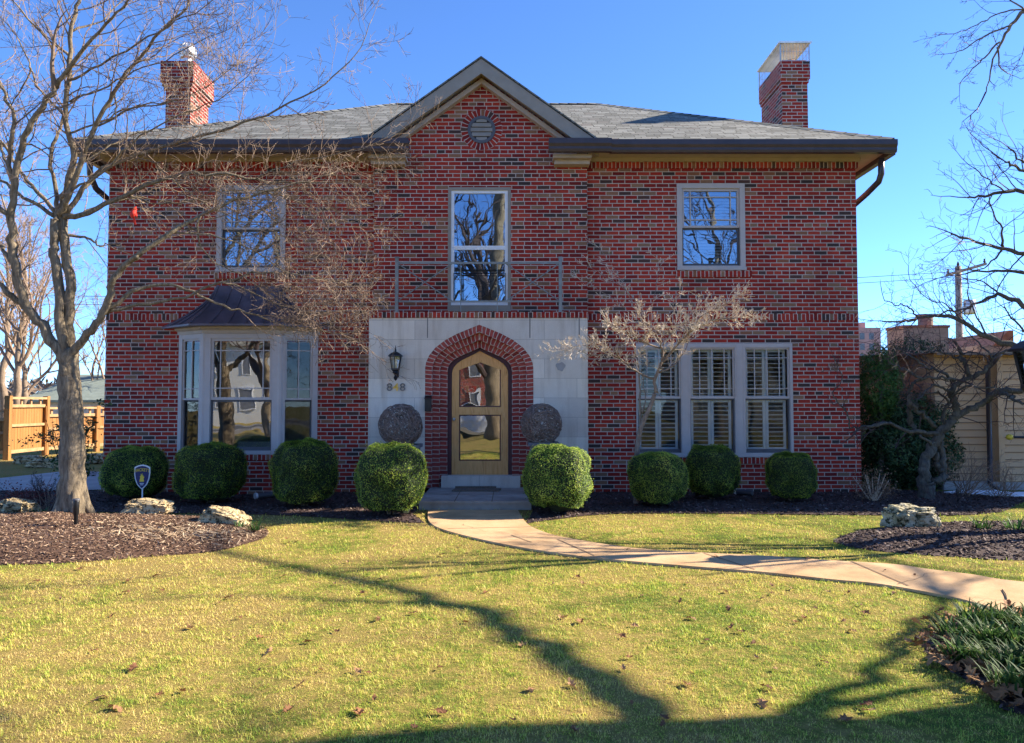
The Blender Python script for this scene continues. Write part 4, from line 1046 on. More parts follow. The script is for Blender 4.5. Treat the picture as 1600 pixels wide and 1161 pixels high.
# ---- the maple at the left
T = Tree(11); tb = G(112, 812)
YB = tb.y
fork = P(107, 548, YB)
T.limb([A(tb.x, tb.y, -.08), A(tb.x + .0, tb.y, .06), P(112, 770, YB), P(113, 700, YB), P(109, 620, YB), P(107, 575, YB), fork + A(0, 0, .06)], .195, .115, 5, .006, 14)
for a in range(5):                           # root flare
    an = a * 1.257 + .4; T.limb([A(tb.x + .06 * math.cos(an), tb.y + .06 * math.sin(an), .62), A(tb.x + .125 * math.cos(an), tb.y + .125 * math.sin(an), .28), A(tb.x + .20 * math.cos(an), tb.y + .20 * math.sin(an), .10), A(tb.x + .34 * math.cos(an), tb.y + .34 * math.sin(an), -.08)], .075, .05, 4, .0, 8)
S1 = (0, 0, 2.0726)
up_tw = dict(Lr=(.35, 1.1), lev=2, up=.05, kids=(4, 5), wander=.14, spacing=.09, rmax=.0105, rr=.45, minr=.0023)
def L(pts, Y0, Y1, r0, r1, dens=0, bulge=0, crop=S1, **kw):
    k = dict(up_tw); k.update(kw); return T.limb(limb_px(pts, *crop, Y0, Y1, bulge), r0 * .80, r1 * .7, 4, .012, 8, dens * .8, **k)
# left limb system
L([(222, 1230), (205, 1160), (150, 1080), (90, 1000), (60, 900), (40, 800), (35, 700), (50, 600), (70, 470), (120, 370), (180, 285)], YB, YB - .5, .098, .045, 5)
L([(90, 1000), (40, 960), (0, 928), (-60, 905), (-160, 880)], YB - .1, YB - .3, .055, .03, 6)
L([(40, 850), (0, 800), (-50, 770), (-120, 700)], YB - .2, YB + .2, .038, .02, 6)
L([(35, 700), (0, 675), (-60, 640), (-150, 560)], YB - .3, YB - .5, .048, .025, 6)
L([(48, 620), (30, 500), (46, 400), (18, 310), (-10, 260), (-40, 150)], YB - .3, YB - .6, .042, .018, 7)
L([(50, 590), (20, 520), (0, 470), (-50, 400)], YB - .3, YB - .0, .03, .018, 6)
L([(180, 285), (240, 200), (300, 120), (380, 40), (440, -30)], YB - .5, YB - .9, .04, .014, 9)
L([(70, 470), (130, 480), (165, 520)], YB - .4, YB - .2, .018, .010, 5)
# centre: two stems that touch and part again
L([(216, 1230), (208, 1130), (195, 980), (178, 840), (175, 790), (183, 715)], YB - .06, YB - .05, .085, .075)
L([(222, 1230), (216, 1130), (226, 970), (213, 830), (205, 750), (190, 690)], YB + .02, YB - .02, .09, .078)
L([(183, 715), (182, 640), (165, 510), (185, 440), (203, 400), (212, 300)], YB - .08, YB + .3, .04, .02, 6)
L([(192, 700), (205, 640), (238, 510), (215, 390), (225, 200), (240, 60), (258, -10), (275, -90)], YB, YB - .2, .062, .024, 9)
L([(196, 700), (225, 640), (260, 530), (310, 410), (370, 300), (460, 175), (540, 85), (620, 10)], YB - .03, YB - .6, .058, .016, 8)
L([(372, 298), (378, 360), (370, 420), (345, 480)], YB - .25, YB - .2, .016, .007, 6, up=-.02)
L([(205, 702), (290, 690), (400, 630), (550, 575), (700, 565), (830, 580), (950, 592), (1080, 560)], YB - .04, YB + .9, .052, .012, 12, bulge=-.2, up=.01, side=(.6, 0, -.2))
L([(215, 695), (270, 610), (340, 545), (450, 500), (600, 455), (750, 410), (900, 350), (1050, 270), (1150, 180), (1205, 60)], YB - .02, YB + .5, .045, .006, 7, up=.09, Lr=(.3, .9))
L([(180, 690), (100, 600), (60, 540), (0, 450), (-60, 390)], YB, YB + .5, .036, .02, 6)
L([(176, 700), (80, 640), (0, 580), (-80, 545)], YB, YB + .2, .034, .02, 6)
L([(190, 690), (240, 700), (330, 665), (420, 640), (480, 645), (600, 660)], YB, YB + .7, .028, .008, 10, up=-.01)
L([(205, 760), (260, 765), (300, 780), (320, 795), (350, 790)], YB, YB + .3, .026, .012, 8)
L([(200, 640), (330, 560), (420, 470), (560, 380), (700, 320), (820, 230)], YB - .1, YB - .9, .022, .005, 8, up=.05)
L([(225, 330), (320, 290), (440, 230), (560, 180), (680, 120), (780, 70)], YB - .1, YB - .3, .018, .004, 9, up=.04)
L([(232, 430), (330, 390), (420, 350), (520, 330), (640, 300), (760, 200)], YB - .1, YB + .3, .018, .004, 9, up=.05)
L([(100, 220), (60, 300), (20, 360), (-30, 380)], YB, YB + .3, .016, .006, 9)
L([(222, 260), (330, 210), (480, 120), (600, 60), (720, -20)], YB - .1, YB - .8, .022, .006, 10, up=.03)
L([(228, 180), (160, 130), (90, 60), (30, -20)], YB, YB - .6, .024, .010, 10)
L([(215, 380), (130, 300), (100, 220), (60, 130), (0, 50)], YB, YB + .5, .024, .008, 9)
L([(236, 100), (330, 60), (420, -20)], YB - .1, YB + .4, .02, .008, 10)
L([(310, 410), (430, 350), (560, 330), (700, 260), (800, 180)], YB - .2, YB + .1, .018, .005, 9)
L([(260, 530), (360, 470), (480, 420), (620, 350)], YB - .1, YB + .6, .016, .005, 8)
# right limb system, sweeping low across the facade
L([(224, 1230), (226, 1150), (270, 1095), (315, 1050), (350, 970), (372, 900), (410, 855), (445, 828)], YB - .02, YB - .25, .085, .05)
rt_ = dict(up=-.012, side=(.7, 0, -.25), Lr=(.35, .95), kids=(5, 6))
L([(445, 828), (560, 750), (650, 700), (760, 650), (860, 620), (950, 600), (1050, 588), (1160, 600)], YB - .25, YB + .6, .045, .006, 12, **rt_)
L([(560, 750), (680, 760), (800, 800), (900, 870), (1000, 900), (1130, 910)], YB - .1, YB + .7, .018, .005, 11, **rt_)
L([(345, 1005), (430, 945), (520, 920), (600, 935), (700, 980), (800, 1010), (950, 1060), (1100, 1080), (1180, 1060)], YB - .1, YB + .75, .042, .005, 11, t0=.5, **rt_)
L([(345, 1012), (450, 985), (600, 960), (720, 915), (850, 880), (980, 890), (1120, 930)], YB - .08, YB + .6, .036, .005, 10, t0=.45, **rt_)
L([(650, 700), (640, 780), (700, 850), (800, 900), (880, 960), (1000, 1030)], YB - .05, YB + .6, .016, .005, 10, t0=.4, **rt_)
L([(550, 575), (640, 640), (740, 700), (860, 740), (980, 790)], YB + .1, YB + .7, .014, .005, 13, **rt_)
L([(720, 915), (820, 950), (940, 1000), (1060, 1010), (1160, 1000)], YB + .1, YB + .9, .014, .004, 16, **rt_)
L([(860, 620), (980, 660), (1080, 720), (1180, 740)], YB + .3, YB + .9, .012, .004, 15, **rt_)
L([(830, 580), (960, 520), (1080, 500), (1200, 470), (1290, 420)], YB + .3, YB + .8, .012, .004, 14, up=.0, side=(.7, 0, 0))
L([(400, 630), (520, 660), (640, 640), (800, 560)], YB + .1, YB + .5, .016, .005, 14, up=.0)
T.done('maple_tree', 'leafless multi-stemmed maple on the mulch mound at the left', 'tree', (tb.x, tb.y, 0), M['bark'], M['twig'])

# ---- little red bird in the maple
bp = P(208, 334, YB - .1); t = thing('bird', 'bright red bird perched among the maple twigs', 'bird', bp)
m = MB(); m.lathe(A(0, 0, 0), [(0, -.055), (.022, -.045), (.036, -.015), (.038, .01), (.030, .038), (.026, .05), (.027, .066), (.018, .083), (.006, .10), (0, .108)], 14)
me = m.mesh('body', M['red'], True); o = raw('body', me, t); o.rotation_euler = (R(-12), R(14), 0)
m = MB(); m.prism([bp + A(-.012, .02, -.045), bp + A(.012, .02, -.045), bp + A(.016, .05, -.13), bp + A(-.012, .05, -.13)], (0, .006, 0)); obj('tail', m, M['red'], t)
m = MB(); m.tube([bp + A(.02, -.02, .058), bp + A(.038, -.03, .056), bp + A(.05, -.034, .053)], [.010, .007, .001], 6); obj('beak', m, M['beak'], t)
m = MB()
for s in (-1, 1): m = MB(); m.prism([bp + A(s * .036, .0, .025), bp + A(s * .04, .02, -.01), bp + A(s * .03, .035, -.06), bp + A(s * .034, .005, -.02)], (s * .006, 0, 0)); obj('wing', m, M['red'], t)

# ---- the small dogwood in front of the triple window
T = Tree(23); YD = -1.38; DC = (840, 380, 3.4139)
dt = dict(Lr=(.10, .27), lev=2, up=.12, kids=(4, 4), wander=.16, spacing=.06, ratio=.45, rmax=.006, ang=(.4, 1.2), minr=.0024)
def L(pts, Y0, Y1, r0, r1, dens=0, **kw):
    k = dict(dt); k.update(kw); return T.limb(limb_px(pts, *DC, Y0, Y1), r0, r1, 4, .006, 7, dens, **k)
q0 = P(994, 735, YD)
T.limb([A(q0.x - .01, YD, -.05), A(q0.x, YD, .2), P(995, 715, YD), P(1000, 673, YD - .02), P(1016, 635, YD - .06), P(1024, 614, YD - .08)], .045, .032, 4, .004, 9)
L([(630, 800), (626, 720), (650, 660), (668, 610), (665, 560)], YD - .08, YD - .2, .03, .014, 6, t0=.6)
L([(545, 1000), (548, 880), (540, 700), (525, 600), (518, 550)], YD + .05, YD + .1, .02, .008, 8, t0=.5)
L([(560, 905), (575, 800), (550, 680)], YD, YD + .15, .014, .006, 5)
L([(655, 645), (740, 550), (800, 490), (900, 425), (1000, 405), (1090, 395), (1165, 390)], YD - .12, YD - .9, .022, .004, 48)
L([(800, 490), (860, 400), (940, 350), (1010, 320), (1080, 270)], YD - .4, YD - .8, .012, .003, 46)
L([(800, 490), (790, 420), (850, 350), (900, 300)], YD - .4, YD - .2, .010, .003, 26)
L([(665, 560), (640, 500), (590, 460), (560, 420), (540, 350)], YD - .2, YD - .8, .012, .003, 26)
L([(655, 560), (545, 522), (480, 485), (430, 452), (380, 425)], YD - .2, YD - 1.0, .014, .003, 46)
L([(668, 545), (720, 480), (740, 410), (720, 330), (760, 240)], YD - .2, YD + .0, .012, .003, 20)
L([(622, 725), (520, 680), (440, 615), (380, 592), (290, 598), (200, 562), (85, 575)], YD - .08, YD - .95, .016, .003, 26)
L([(440, 615), (400, 560), (330, 530), (270, 520)], YD - .4, YD - .9, .009, .003, 34)
L([(380, 592), (320, 560), (240, 545), (150, 560)], YD - .5, YD - 1.0, .008, .003, 32)
L([(648, 690), (740, 640), (785, 570), (800, 520)], YD - .1, YD + .1, .016, .005, 12)
L([(545, 522), (600, 470), (690, 450), (780, 430), (860, 440)], YD - .4, YD - 1.1, .010, .003, 46)
L([(665, 560), (600, 420), (520, 300), (400, 200), (260, 120)], YD - .1, YD + .35, .007, .0025, 9, up=.06)
L([(640, 500), (500, 380), (380, 280), (230, 200)], YD - .1, YD + .35, .006, .0025, 9, up=.06)
L([(600, 440), (620, 300), (640, 180), (660, 100)], YD, YD + .4, .005, .0025, 8, up=.06)
L([(560, 420), (470, 250), (400, 120), (320, 20)], YD, YD + .4, .005, .0025, 8, up=.06)
L([(632, 780), (650, 810), (665, 822)], YD - .1, YD - .2, .006, .004, 0)
L([(575, 610), (600, 660), (560, 640), (540, 620)], YD - .2, YD - .3, .004, .003, 14)
T.done('dogwood_tree', 'small leafless dogwood with flat layered twigs in front of the triple window', 'tree', (q0.x, YD, 0), M['dogbark'], M['dogtwig'])

# ---- the gnarled tree at the right corner of the house
T = Tree(31); gb_ = G(1447, 779); YG = gb_.y; GC = (1340, 560, 4.8385)
gt = dict(Lr=(.25, .8), lev=2, up=.03, kids=(3, 4), wander=.22, spacing=.08, rmax=.010, ang=(.5, 1.3), minr=.0018)
def L(pts, Y0, Y1, r0, r1, dens=0, crop=GC, **kw):
    k = dict(gt); k.update(kw); return T.limb(limb_px(pts, *crop, Y0, Y1), r0, r1, 4, .014, 9, dens, **k)
T.limb([A(gb_.x, YG, -.06), A(gb_.x, YG, .05), P(1447, 760, YG), P(1446, 750, YG)], .14, .115, 4, .006, 12)
L([(520, 950), (500, 870), (505, 780), (545, 700), (590, 640), (612, 590)], YG - .03, YG - .02, .085, .07)
L([(545, 960), (600, 925), (655, 895), (640, 860), (606, 800), (590, 735), (582, 690)], YG, YG + .05, .06, .045)
L([(640, 890), (650, 830), (640, 740), (622, 640), (612, 590)], YG + .05, YG + .02, .045, .05)
L([(612, 595), (650, 540), (700, 475), (745, 430), (735, 350), (712, 290), (700, 245), (770, 180), (850, 140), (835, 80), (800, 0), (770, -60)], YG, YG - .3, .075, .025, 6)
L([(740, 440), (850, 380), (965, 335), (1020, 265), (1120, 240), (1258, 240), (1400, 225), (1520, 260)], YG - .02, YG - .7, .055, .035, 6)
L([(1020, 275), (1120, 270), (1200, 310), (1300, 340)], YG - .3, YG - .8, .035, .018, 8, up=-.03)
L([(850, 140), (940, 110), (1000, 50), (1030, 0), (1120, -60), (1250, -90)], YG - .2, YG - .5, .04, .014, 9)
L([(612, 580), (500, 555), (380, 545), (280, 510), (210, 480), (140, 510), (20, 525)], YG - .03, YG - .45, .034, .02, 3)
L([(430, 605), (350, 625), (300, 620), (290, 570), (250, 530), (240, 490), (270, 450), (235, 370)], YG - .38, YG - .6, .017, .005, 14, crop=(1200, 400, 2.3225), Lr=(.12, .35), up=.08)
L([(600, 640), (540, 630), (480, 590)], YG - .02, YG - .2, .03, .02)
L([(590, 520), (520, 460), (440, 390), (395, 340), (390, 270), (420, 195), (480, 165), (600, 150), (740, 165)], YG, YG - .5, .035, .018, 7)
L([(405, 500), (398, 420), (392, 320)], YG + .1, YG - .2, .045, .035)
L([(400, 480), (420, 520), (450, 560), (600, 600)], YG + .1, YG, .035, .03)
L([(640, 480), (665, 380), (690, 330), (640, 280), (560, 260), (450, 280)], YG, YG - .3, .026, .010, 8)
L([(740, 175), (640, 100), (520, 60), (420, 0), (330, -60), (240, -120)], YG - .3, YG - .6, .026, .006, 9)
L([(480, 165), (400, 100), (300, 60), (230, 20), (180, -60)], YG - .4, YG - .7, .022, .006, 10)
L([(700, 245), (600, 210), (520, 240), (470, 300)], YG - .2, YG - .6, .02, .007, 9)
L([(712, 290), (800, 215), (950, 220), (1080, 235)], YG - .2, YG - .9, .02, .008, 8)
L([(800, 20), (700, -30), (560, -60), (430, -140), (380, -230)], YG - .3, YG - .2, .022, .005, 9)
L([(1030, 0), (960, -80), (860, -160), (800, -260)], YG - .4, YG - .2, .02, .005, 9)
L([(650, 540), (660, 430), (700, 340)], YG, YG - .2, .02, .01, 6)
T.done('crabapple_tree', 'gnarled dark tree with twisted trunks at the right corner of the house', 'tree', (gb_.x, YG, 0), M['gnbark'], M['gntwig'])

# ---- a second ornamental tree just outside the right edge, its boughs reaching into view
T = Tree(47); YC = -3.9; CC = (1380, 220, 3.4136)
ct = dict(Lr=(.25, .7), lev=2, up=.05, kids=(3, 3), wander=.17, spacing=.09, rmax=.008, ang=(.5, 1.2), minr=.0018)
def L(pts, Y0, Y1, r0, r1, dens=0, crop=CC, **kw):
    k = dict(ct); k.update(kw); return T.limb(limb_px(pts, *crop, Y0, Y1), r0, r1, 4, .010, 8, dens, **k)
cb = P(1745, 840, YC)
T.limb([A(cb.x, YC, -.06), A(cb.x, YC, .1), P(1738, 780, YC), P(1728, 700, YC), P(1735, 620, YC), P(1725, 540, YC)], .15, .09, 4, .01, 12)
L([(1200, 1300), (950, 1190), (720, 1100), (560, 1045), (420, 960), (300, 935), (190, 945), (100, 965), (0, 960)], YC, YC + .8, .05, .008, 7)
L([(180, 942), (150, 900), (120, 880), (60, 870), (0, 845)], YC + .6, YC + .8, .012, .006, 8)
L([(1220, 1150), (950, 990), (751, 885), (620, 820), (540, 850), (420, 900), (280, 925)], YC, YC + .5, .045, .008, 7)
L([(1200, 900), (950, 720), (751, 605), (630, 575), (500, 540), (360, 495)], YC, YC + .3, .042, .010, 8)
L([(1190, 860), (980, 730), (751, 705), (600, 695), (440, 705)], YC, YC + .4, .035, .008, 6)
L([(1180, 700), (950, 360), (751, 270), (640, 270), (540, 290), (455, 303)], YC, YC + .1, .04, .010, 7)
L([(700, 268), (640, 262), (580, 230), (495, 155)], YC + .05, YC - .2, .012, .006, 7)
L([(640, 570), (632, 470), (580, 370), (560, 300)], YC + .2, YC - .1, .016, .005, 8)
L([(632, 585), (560, 660), (470, 695)], YC + .2, YC + .5, .014, .005, 8)
L([(1180, 500), (900, 220), (751, 160), (700, 130), (650, 115)], YC, YC - .2, .03, .008, 6)
L([(900, 220), (760, 120), (690, 60), (660, 30)], YC - .1, YC - .3, .014, .006, 7)
L([(751, 605), (690, 660), (600, 820)], YC + .1, YC + .3, .01, .006, 7)
L([(620, 820), (520, 750), (420, 730)], YC + .3, YC + .5, .012, .004, 8)
L([(560, 1045), (480, 900), (450, 780), (470, 600)], YC + .3, YC + .7, .012, .004, 8)
L([(420, 960), (330, 870), (230, 840), (130, 720)], YC + .4, YC + .9, .010, .004, 8)
L([(1200, 1250), (1000, 1130), (850, 1080), (700, 960), (640, 880)], YC, YC + .2, .03, .006, 7)
L([(1240, 1400), (1500, 1250), (1700, 900), (1800, 500)], YC, YC - .5, .06, .02, 6)
L([(1180, 560), (1250, 200), (1400, -200)], YC, YC - .3, .06, .02, 6)
T.done('ornamental_tree', 'bare tree at the right edge whose thin purplish boughs reach across the sky', 'tree', (cb.x, YC, 0), M['gnbark'], M['crabtwig'])

# ---- the oak on the lawn to the right of the camera: limbs placed by the shadows they throw on the grass
def SH(px, py, z): return G(px, py) + SUN * (z / SUN.z)
T = Tree(61)
ot = dict(Lr=(.7, 2.0), lev=2, up=.04, kids=(4, 4), wander=.16, spacing=.2, rmax=.022, ang=(.5, 1.1), minr=.004)
def L(pts, r0, r1, dens=0, **kw):
    k = dict(ot); k.update(kw); return T.limb([Vector(p) for p in pts], r0, r1, 4, .025 if r0 > .05 else .006, 9, dens, **k)
p34 = SH(1400, 1152, 3.6); p40 = SH(1150, 1150, 4.4); p50 = SH(800, 1158, 5.5)
ob = A(p34.x + .15, p34.y + .05, 0)
L([ob + A(0, 0, -.1), ob + A(0, 0, .5), SH(1600, 1168, 2.4).lerp(ob + A(0, 0, 2.4), .7), p34, p40], .36, .20)
L([p40, p50, SH(520, 1172, 6.6), SH(200, 1215, 8.2), SH(-200, 1240, 10)], .19, .08, 1.2)
L([SH(1010, 1118, 4.9), SH(900, 1045, 5.4), SH(800, 985, 5.9), SH(700, 945, 6.4), SH(600, 918, 6.9), SH(500, 895, 7.4), SH(385, 872, 8.0), SH(330, 858, 8.6)], .092, .036, .5, t0=.6)
L([SH(700, 946, 6.4), SH(520, 938, 7.2), SH(380, 930, 7.8)], .05, .02, 1.2)
L([SH(1230, 1120, 4.3), SH(1310, 1085, 4.6), SH(1370, 1040, 5.0), SH(1420, 985, 5.4), SH(1475, 942, 5.9), SH(1500, 915, 6.4)], .06, .028, .4, t0=.75)
L([SH(1220, 1130, 4.2), SH(1300, 1104, 4.0), SH(1397, 1084, 4.2), SH(1484, 1068, 4.5), SH(1540, 1062, 4.9)], .06, .03, .4, t0=.8)
L([SH(1475, 942, 5.9), SH(1330, 884, 6.6), SH(1180, 905, 7.4), SH(1090, 915, 7.8)], .020, .008, 1.0, t0=.3)
L([SH(1475, 942, 5.9), SH(1400, 880, 6.6), SH(1250, 840, 7.6), SH(1090, 852, 8.6)], .045, .02, .8)
L([p40, p40 + A(.5, -.6, 1.5), p40 + A(1.2, -1.0, 3.5), p40 + A(1.5, -1.2, 6)], .22, .08, 1.2)
L([p34, p34 + A(.9, .5, 1.2), p34 + A(2.2, 1.0, 3.0), p34 + A(3, 1.2, 5)], .18, .07, 1.2)
# the bough that hangs into the top right corner of the view
oc = (1000, 0, 2.58); yo = -4.2
a0 = limb_px([(1760, -60), (1640, 10), (1548, 45), (1500, 100), (1450, 180), (1420, 260), (1395, 370)], *oc, yo, yo + .2)
L([p40 + A(.3, 1.0, 2.2), a0[0].lerp(p40 + A(.3, 1, 2.2), .5) + A(0, 0, .3)] + a0, .045, .005, 0)
tw = dict(Lr=(.15, .42), lev=2, up=-.01, kids=(3, 4), wander=.2, spacing=.08, rmax=.007, minr=.0018)
for pl in ([(1640, 10), (1548, 32), (1450, 50), (1380, 92), (1290, 130), (1210, 140)], [(1450, 170), (1390, 230), (1350, 270), (1310, 310), (1285, 345)], [(1500, 100), (1380, 150), (1300, 200), (1250, 215)], [(1548, 40), (1480, -10), (1400, -60)], [(1548, 45), (1560, 120), (1540, 220)], [(1440, 190), (1460, 280), (1500, 300)]):
    L(limb_px(pl, *oc, yo, yo + .2), .011, .0035, 7, **tw)
T.spray(a0[2:], [.010] * 5, 4, t0=.0, **tw)
T.done('oak_tree', 'big bare oak outside the right edge whose limbs shade the lawn', 'tree', (ob.x, ob.y, 0), M['bark'], M['crabtwig'])

# ---- distant bare trees, behind the fence on the left and across the street behind the viewer
def bare_tree(loc, H, seed, lab, bark, twig, r=.16, spread=.45, lev=3, kids=(4, 5, 6), minr=.004, nl=9, group=None, forkat=.35, rend=.12):
    T = Tree(seed); rg = T.rg; loc = Vector(loc)
    trunk = [loc + A(0, 0, -.1)] + [loc + A(rg.uniform(-.03, .03) * k, rg.uniform(-.03, .03) * k, H * forkat * k / 3) for k in (1, 2, 3)] + [loc + A(rg.uniform(-.3, .3), rg.uniform(-.3, .3), H * .62), loc + A(rg.uniform(-.5, .5), rg.uniform(-.5, .5), H * .9)]
    q, rad = T.limb(trunk, r, r * rend, 4, .02, 8)
    for k in range(nl):
        f = rg.uniform(forkat * .8, .85); i = int(f * (len(q) - 1)); a = rg.uniform(0, 6.28) + k * 2.4
        d = A(math.cos(a) * spread * 1.5, math.sin(a) * spread * 1.5, rg.uniform(.7, 1.2))
        grow(T.c, q[i], d, H * .5 * (1.15 - .6 * f) * rg.uniform(.8, 1.2), max(minr, rad[i] * .55), lev, rg, up=.05, wander=.14, kids=kids, ang=(.35, .9), ratio=.5, minr=minr, spacing=H * .045)
    return T.done('bare_tree', lab, 'tree', loc, bark, twig, group)
gl = 'bare trees beyond the back fence'
for x, y, H, sd, lab, rr in ((-17.0, 13, 9.5, 1, 'tall bare tree beyond the wooden fence, left of the maple trunk', .2), (-19.5, 16, 11, 2, 'tall pale bare tree at the far left edge beyond the fence', .2), (-14.6, 22, 8, 3, 'bare tree beside the green shed roof', .16), (-21.5, 27, 10, 4, 'small distant bare tree between the taller ones at the left', .2), (-12.6, 33, 9, 5, 'distant bare tree close to the left corner of the house', .18), (-24, 24, 12, 6, 'distant bare tree behind the far left edge', .2)):
    bare_tree((x, y, 0), H, sd, lab, M['farbark'], M['fartwig'], rr, .4, 3, (5, 6, 6), .006, 10, gl)
# ================================================================== GROUND
def smooth_poly(pts, per=5):
    n = len(pts); out = []
    for i in range(n):
        p0, p1, p2, p3 = pts[i - 1], pts[i], pts[(i + 1) % n], pts[(i + 2) % n]
        for k in range(per):
            t = k / per; out.append(.5 * ((2 * p1) + (p2 - p0) * t + (2 * p0 - 5 * p1 + 4 * p2 - p3) * t * t + (3 * p1 - p0 - 3 * p2 + p3) * t ** 3))
    return out
def gp_(l): return [G(*a) for a in l]
def inside(poly, X, Y):
    c = np.zeros(len(X), bool); n = len(poly)
    for i in range(n):
        x0, y0, x1, y1 = poly[i].x, poly[i].y, poly[(i + 1) % n].x, poly[(i + 1) % n].y
        if y0 == y1: continue
        k = ((y0 > Y) != (y1 > Y)) & (X < (x1 - x0) * (Y - y0) / (y1 - y0) + x0); c ^= k
    return c
path_l = crm(gp_([(669, 799), (670, 816), (690, 829), (749, 845), (830, 861), (931, 875), (1066, 887), (1190, 897), (1300, 909), (1373, 916), (1479, 935), (1549, 953), (1600, 969)]) + [A(4.3, -7.5, 0), A(5.3, -8.2, 0), A(8, -10.5, 0)], 5)
path_r = crm(gp_([(809, 799), (823, 820), (845, 832), (881, 842), (965, 856), (1049, 864), (1200, 872), (1300, 879), (1397, 885), (1445, 892), (1518, 901), (1600, 913)]) + [A(5.2, -6.6, 0), A(6.4, -7.4, 0), A(9, -9.6, 0)], 5)
path_poly = path_l + path_r[::-1]
mound_poly = smooth_poly(gp_([(-40, 884), (60, 882), (150, 877), (250, 869), (335, 862), (385, 850), (414, 840), (418, 829), (395, 819), (340, 811), (240, 808), (120, 806), (0, 805)]) + [A(-8.2, -2.3, 0), A(-10, -3, 0), A(-10.3, -4.5, 0), A(-9, -5.5, 0), A(-7.2, -5.7, 0)], 5)
bed_poly = [A(-9.5, .2, 0), A(-9.4, -1.5, 0)] + crm(gp_([(-60, 797), (60, 799), (160, 801), (300, 803), (420, 805), (520, 810), (600, 816), (664, 818)]), 3) + [A(-1.33, -2.4, 0), A(-1.33, 0.2, 0)]
bed2_poly = [A(.29, .2, 0), A(.29, -2.1, 0)] + crm(gp_([(822, 819), (846, 815), (918, 806), (982, 803), (1100, 803), (1300, 805), (1480, 806), (1560, 801), (1578, 795)]), 3) + [A(8.2, -.7, 0), A(7.6, -.1, 0), A(6.3, .5, 0), A(5.8, .3, 0)]
island_poly = smooth_poly(gp_([(1303, 846), (1335, 833), (1390, 826), (1480, 819), (1600, 815)]) + [A(6.8, -3.1, 0), A(7.6, -4.2, 0), A(6.9, -5.2, 0)] + gp_([(1600, 876), (1500, 871), (1420, 866), (1345, 858)]), 4)
lir_poly = smooth_poly(gp_([(1446, 1018), (1456, 992), (1480, 975), (1530, 966), (1600, 972)]) + [A(4.0, -7.8, 0), A(4.6, -8.6, 0), A(4.1, -9.2, 0), A(3.2, -9.15, 0)] + gp_([(1597, 1118), (1560, 1094), (1510, 1064), (1470, 1040)]), 4)
holes = [path_poly, mound_poly, bed_poly, bed2_poly, island_poly, lir_poly]

m = MB(); m.face([A(-150, -120, 0), A(150, -120, 0), A(150, 150, 0), A(-150, 150, 0)])
tag(obj('lawn', m, M['lawn']), kind='structure')
m = MB(); n = min(len(path_l), len(path_r))
for i in range(len(path_l) - 1):
    j0 = int(i * (len(path_r) - 1) / (len(path_l) - 1)); j1 = int((i + 1) * (len(path_r) - 1) / (len(path_l) - 1)); u = A(0, 0, .022)
    a, b, c, d = path_l[i] + u, path_r[j0] + u, path_r[j1] + u, path_l[i + 1] + u
    m.face([a, d, c, b] if j0 != j1 else [a, d, b])
    m.face([path_l[i] - u, path_l[i + 1] - u, d, a])
for j in range(len(path_r) - 1): u = A(0, 0, .022); m.face([path_r[j + 1] - u, path_r[j] - u, path_r[j] + u, path_r[j + 1] + u])
tag(obj('garden_path', m, M['path']), kind='structure')
m = MB()
for a, b in (((799, 839.5), (831, 851)), ((871, 846), (929, 872)), ((672, 812), (806, 808)), ((1100, 868), (1180, 894)), ((1330, 881), (1420, 920)), ((700, 829), (846, 826))):
    p, q = G(*a), G(*b); d = (q - p).normalized(); s = A(-d.y, d.x, 0) * .007; u = A(0, 0, .0265); m.face([p - s + u, q - s + u, q + s + u, p + s + u])
tag(obj('path_joint', m, M['joint_and_lap_shade']), kind='structure')

rgc = random.Random(12)
m = MB()
for a, b in (((905, 872), (1010, 866)), ((1120, 893), (1215, 880)), ((1405, 918), (1475, 893)), ((1505, 937), (1600, 946)), ((720, 822), (770, 838))):
    p, q = G(*a), G(*b); n_ = 14; pr = None
    for k in range(n_ + 1):
        t = k / n_; d = (q - p).normalized(); s = A(-d.y, d.x, 0); c = p.lerp(q, t) + s * rgc.gauss(0, .018) + A(0, 0, .0262); w = .0028 * (1.1 - t)
        if pr: m.face([pr[0] - s * pr[1], c - s * w, c + s * w, pr[0] + s * pr[1]])
        pr = (c, w)
tag(obj('path_crack', m, M['crack']), kind='structure')
def fan_mound(poly, H, seed, rings=7):
    cx = sum((p for p in poly), Vector()) / len(poly); V = []; Tn = []; n = len(poly)
    for r in range(rings):
        f = 1 - r / rings
        for p in poly:
            q = cx.lerp(p, f); h = H * (1 - f ** 3) ** .8
            q = A(q.x, q.y, .004 + h + (.03 * noise.noise(q * 1.3 + A(seed, 0, 0)) + .015 * noise.noise(q * 4) if r else 0)); V.append(q)
    V.append(A(cx.x, cx.y, H))
    for r in range(rings - 1):
        for i in range(n):
            a = r * n + i; b = r * n + (i + 1) % n; Tn += [(a, b, b + n), (a, b + n, a + n)]
    for i in range(n): Tn.append(((rings - 1) * n + i, (rings - 1) * n + (i + 1) % n, len(V) - 1))
    return np.array([tuple(v) for v in V]), np.array(Tn)
def flat_bed(poly, z=.008):
    from mathutils.geometry import tessellate_polygon
    Tn = tessellate_polygon([poly]); return np.array([(p.x, p.y, z) for p in poly]), np.array(Tn)
def scatter(V, Tn, n, rng):
    a, b, c = V[Tn[:, 0]], V[Tn[:, 1]], V[Tn[:, 2]]; ar = np.linalg.norm(np.cross(b - a, c - a), axis=1); k = rng.choice(len(Tn), n, p=ar / ar.sum())
    u = rng.random((n, 1)); v = rng.random((n, 1)); fl = (u + v) > 1; u = np.where(fl, 1 - u, u); v = np.where(fl, 1 - v, v)
    return a[k] + u * (b - a)[k] + v * (c - a)[k]
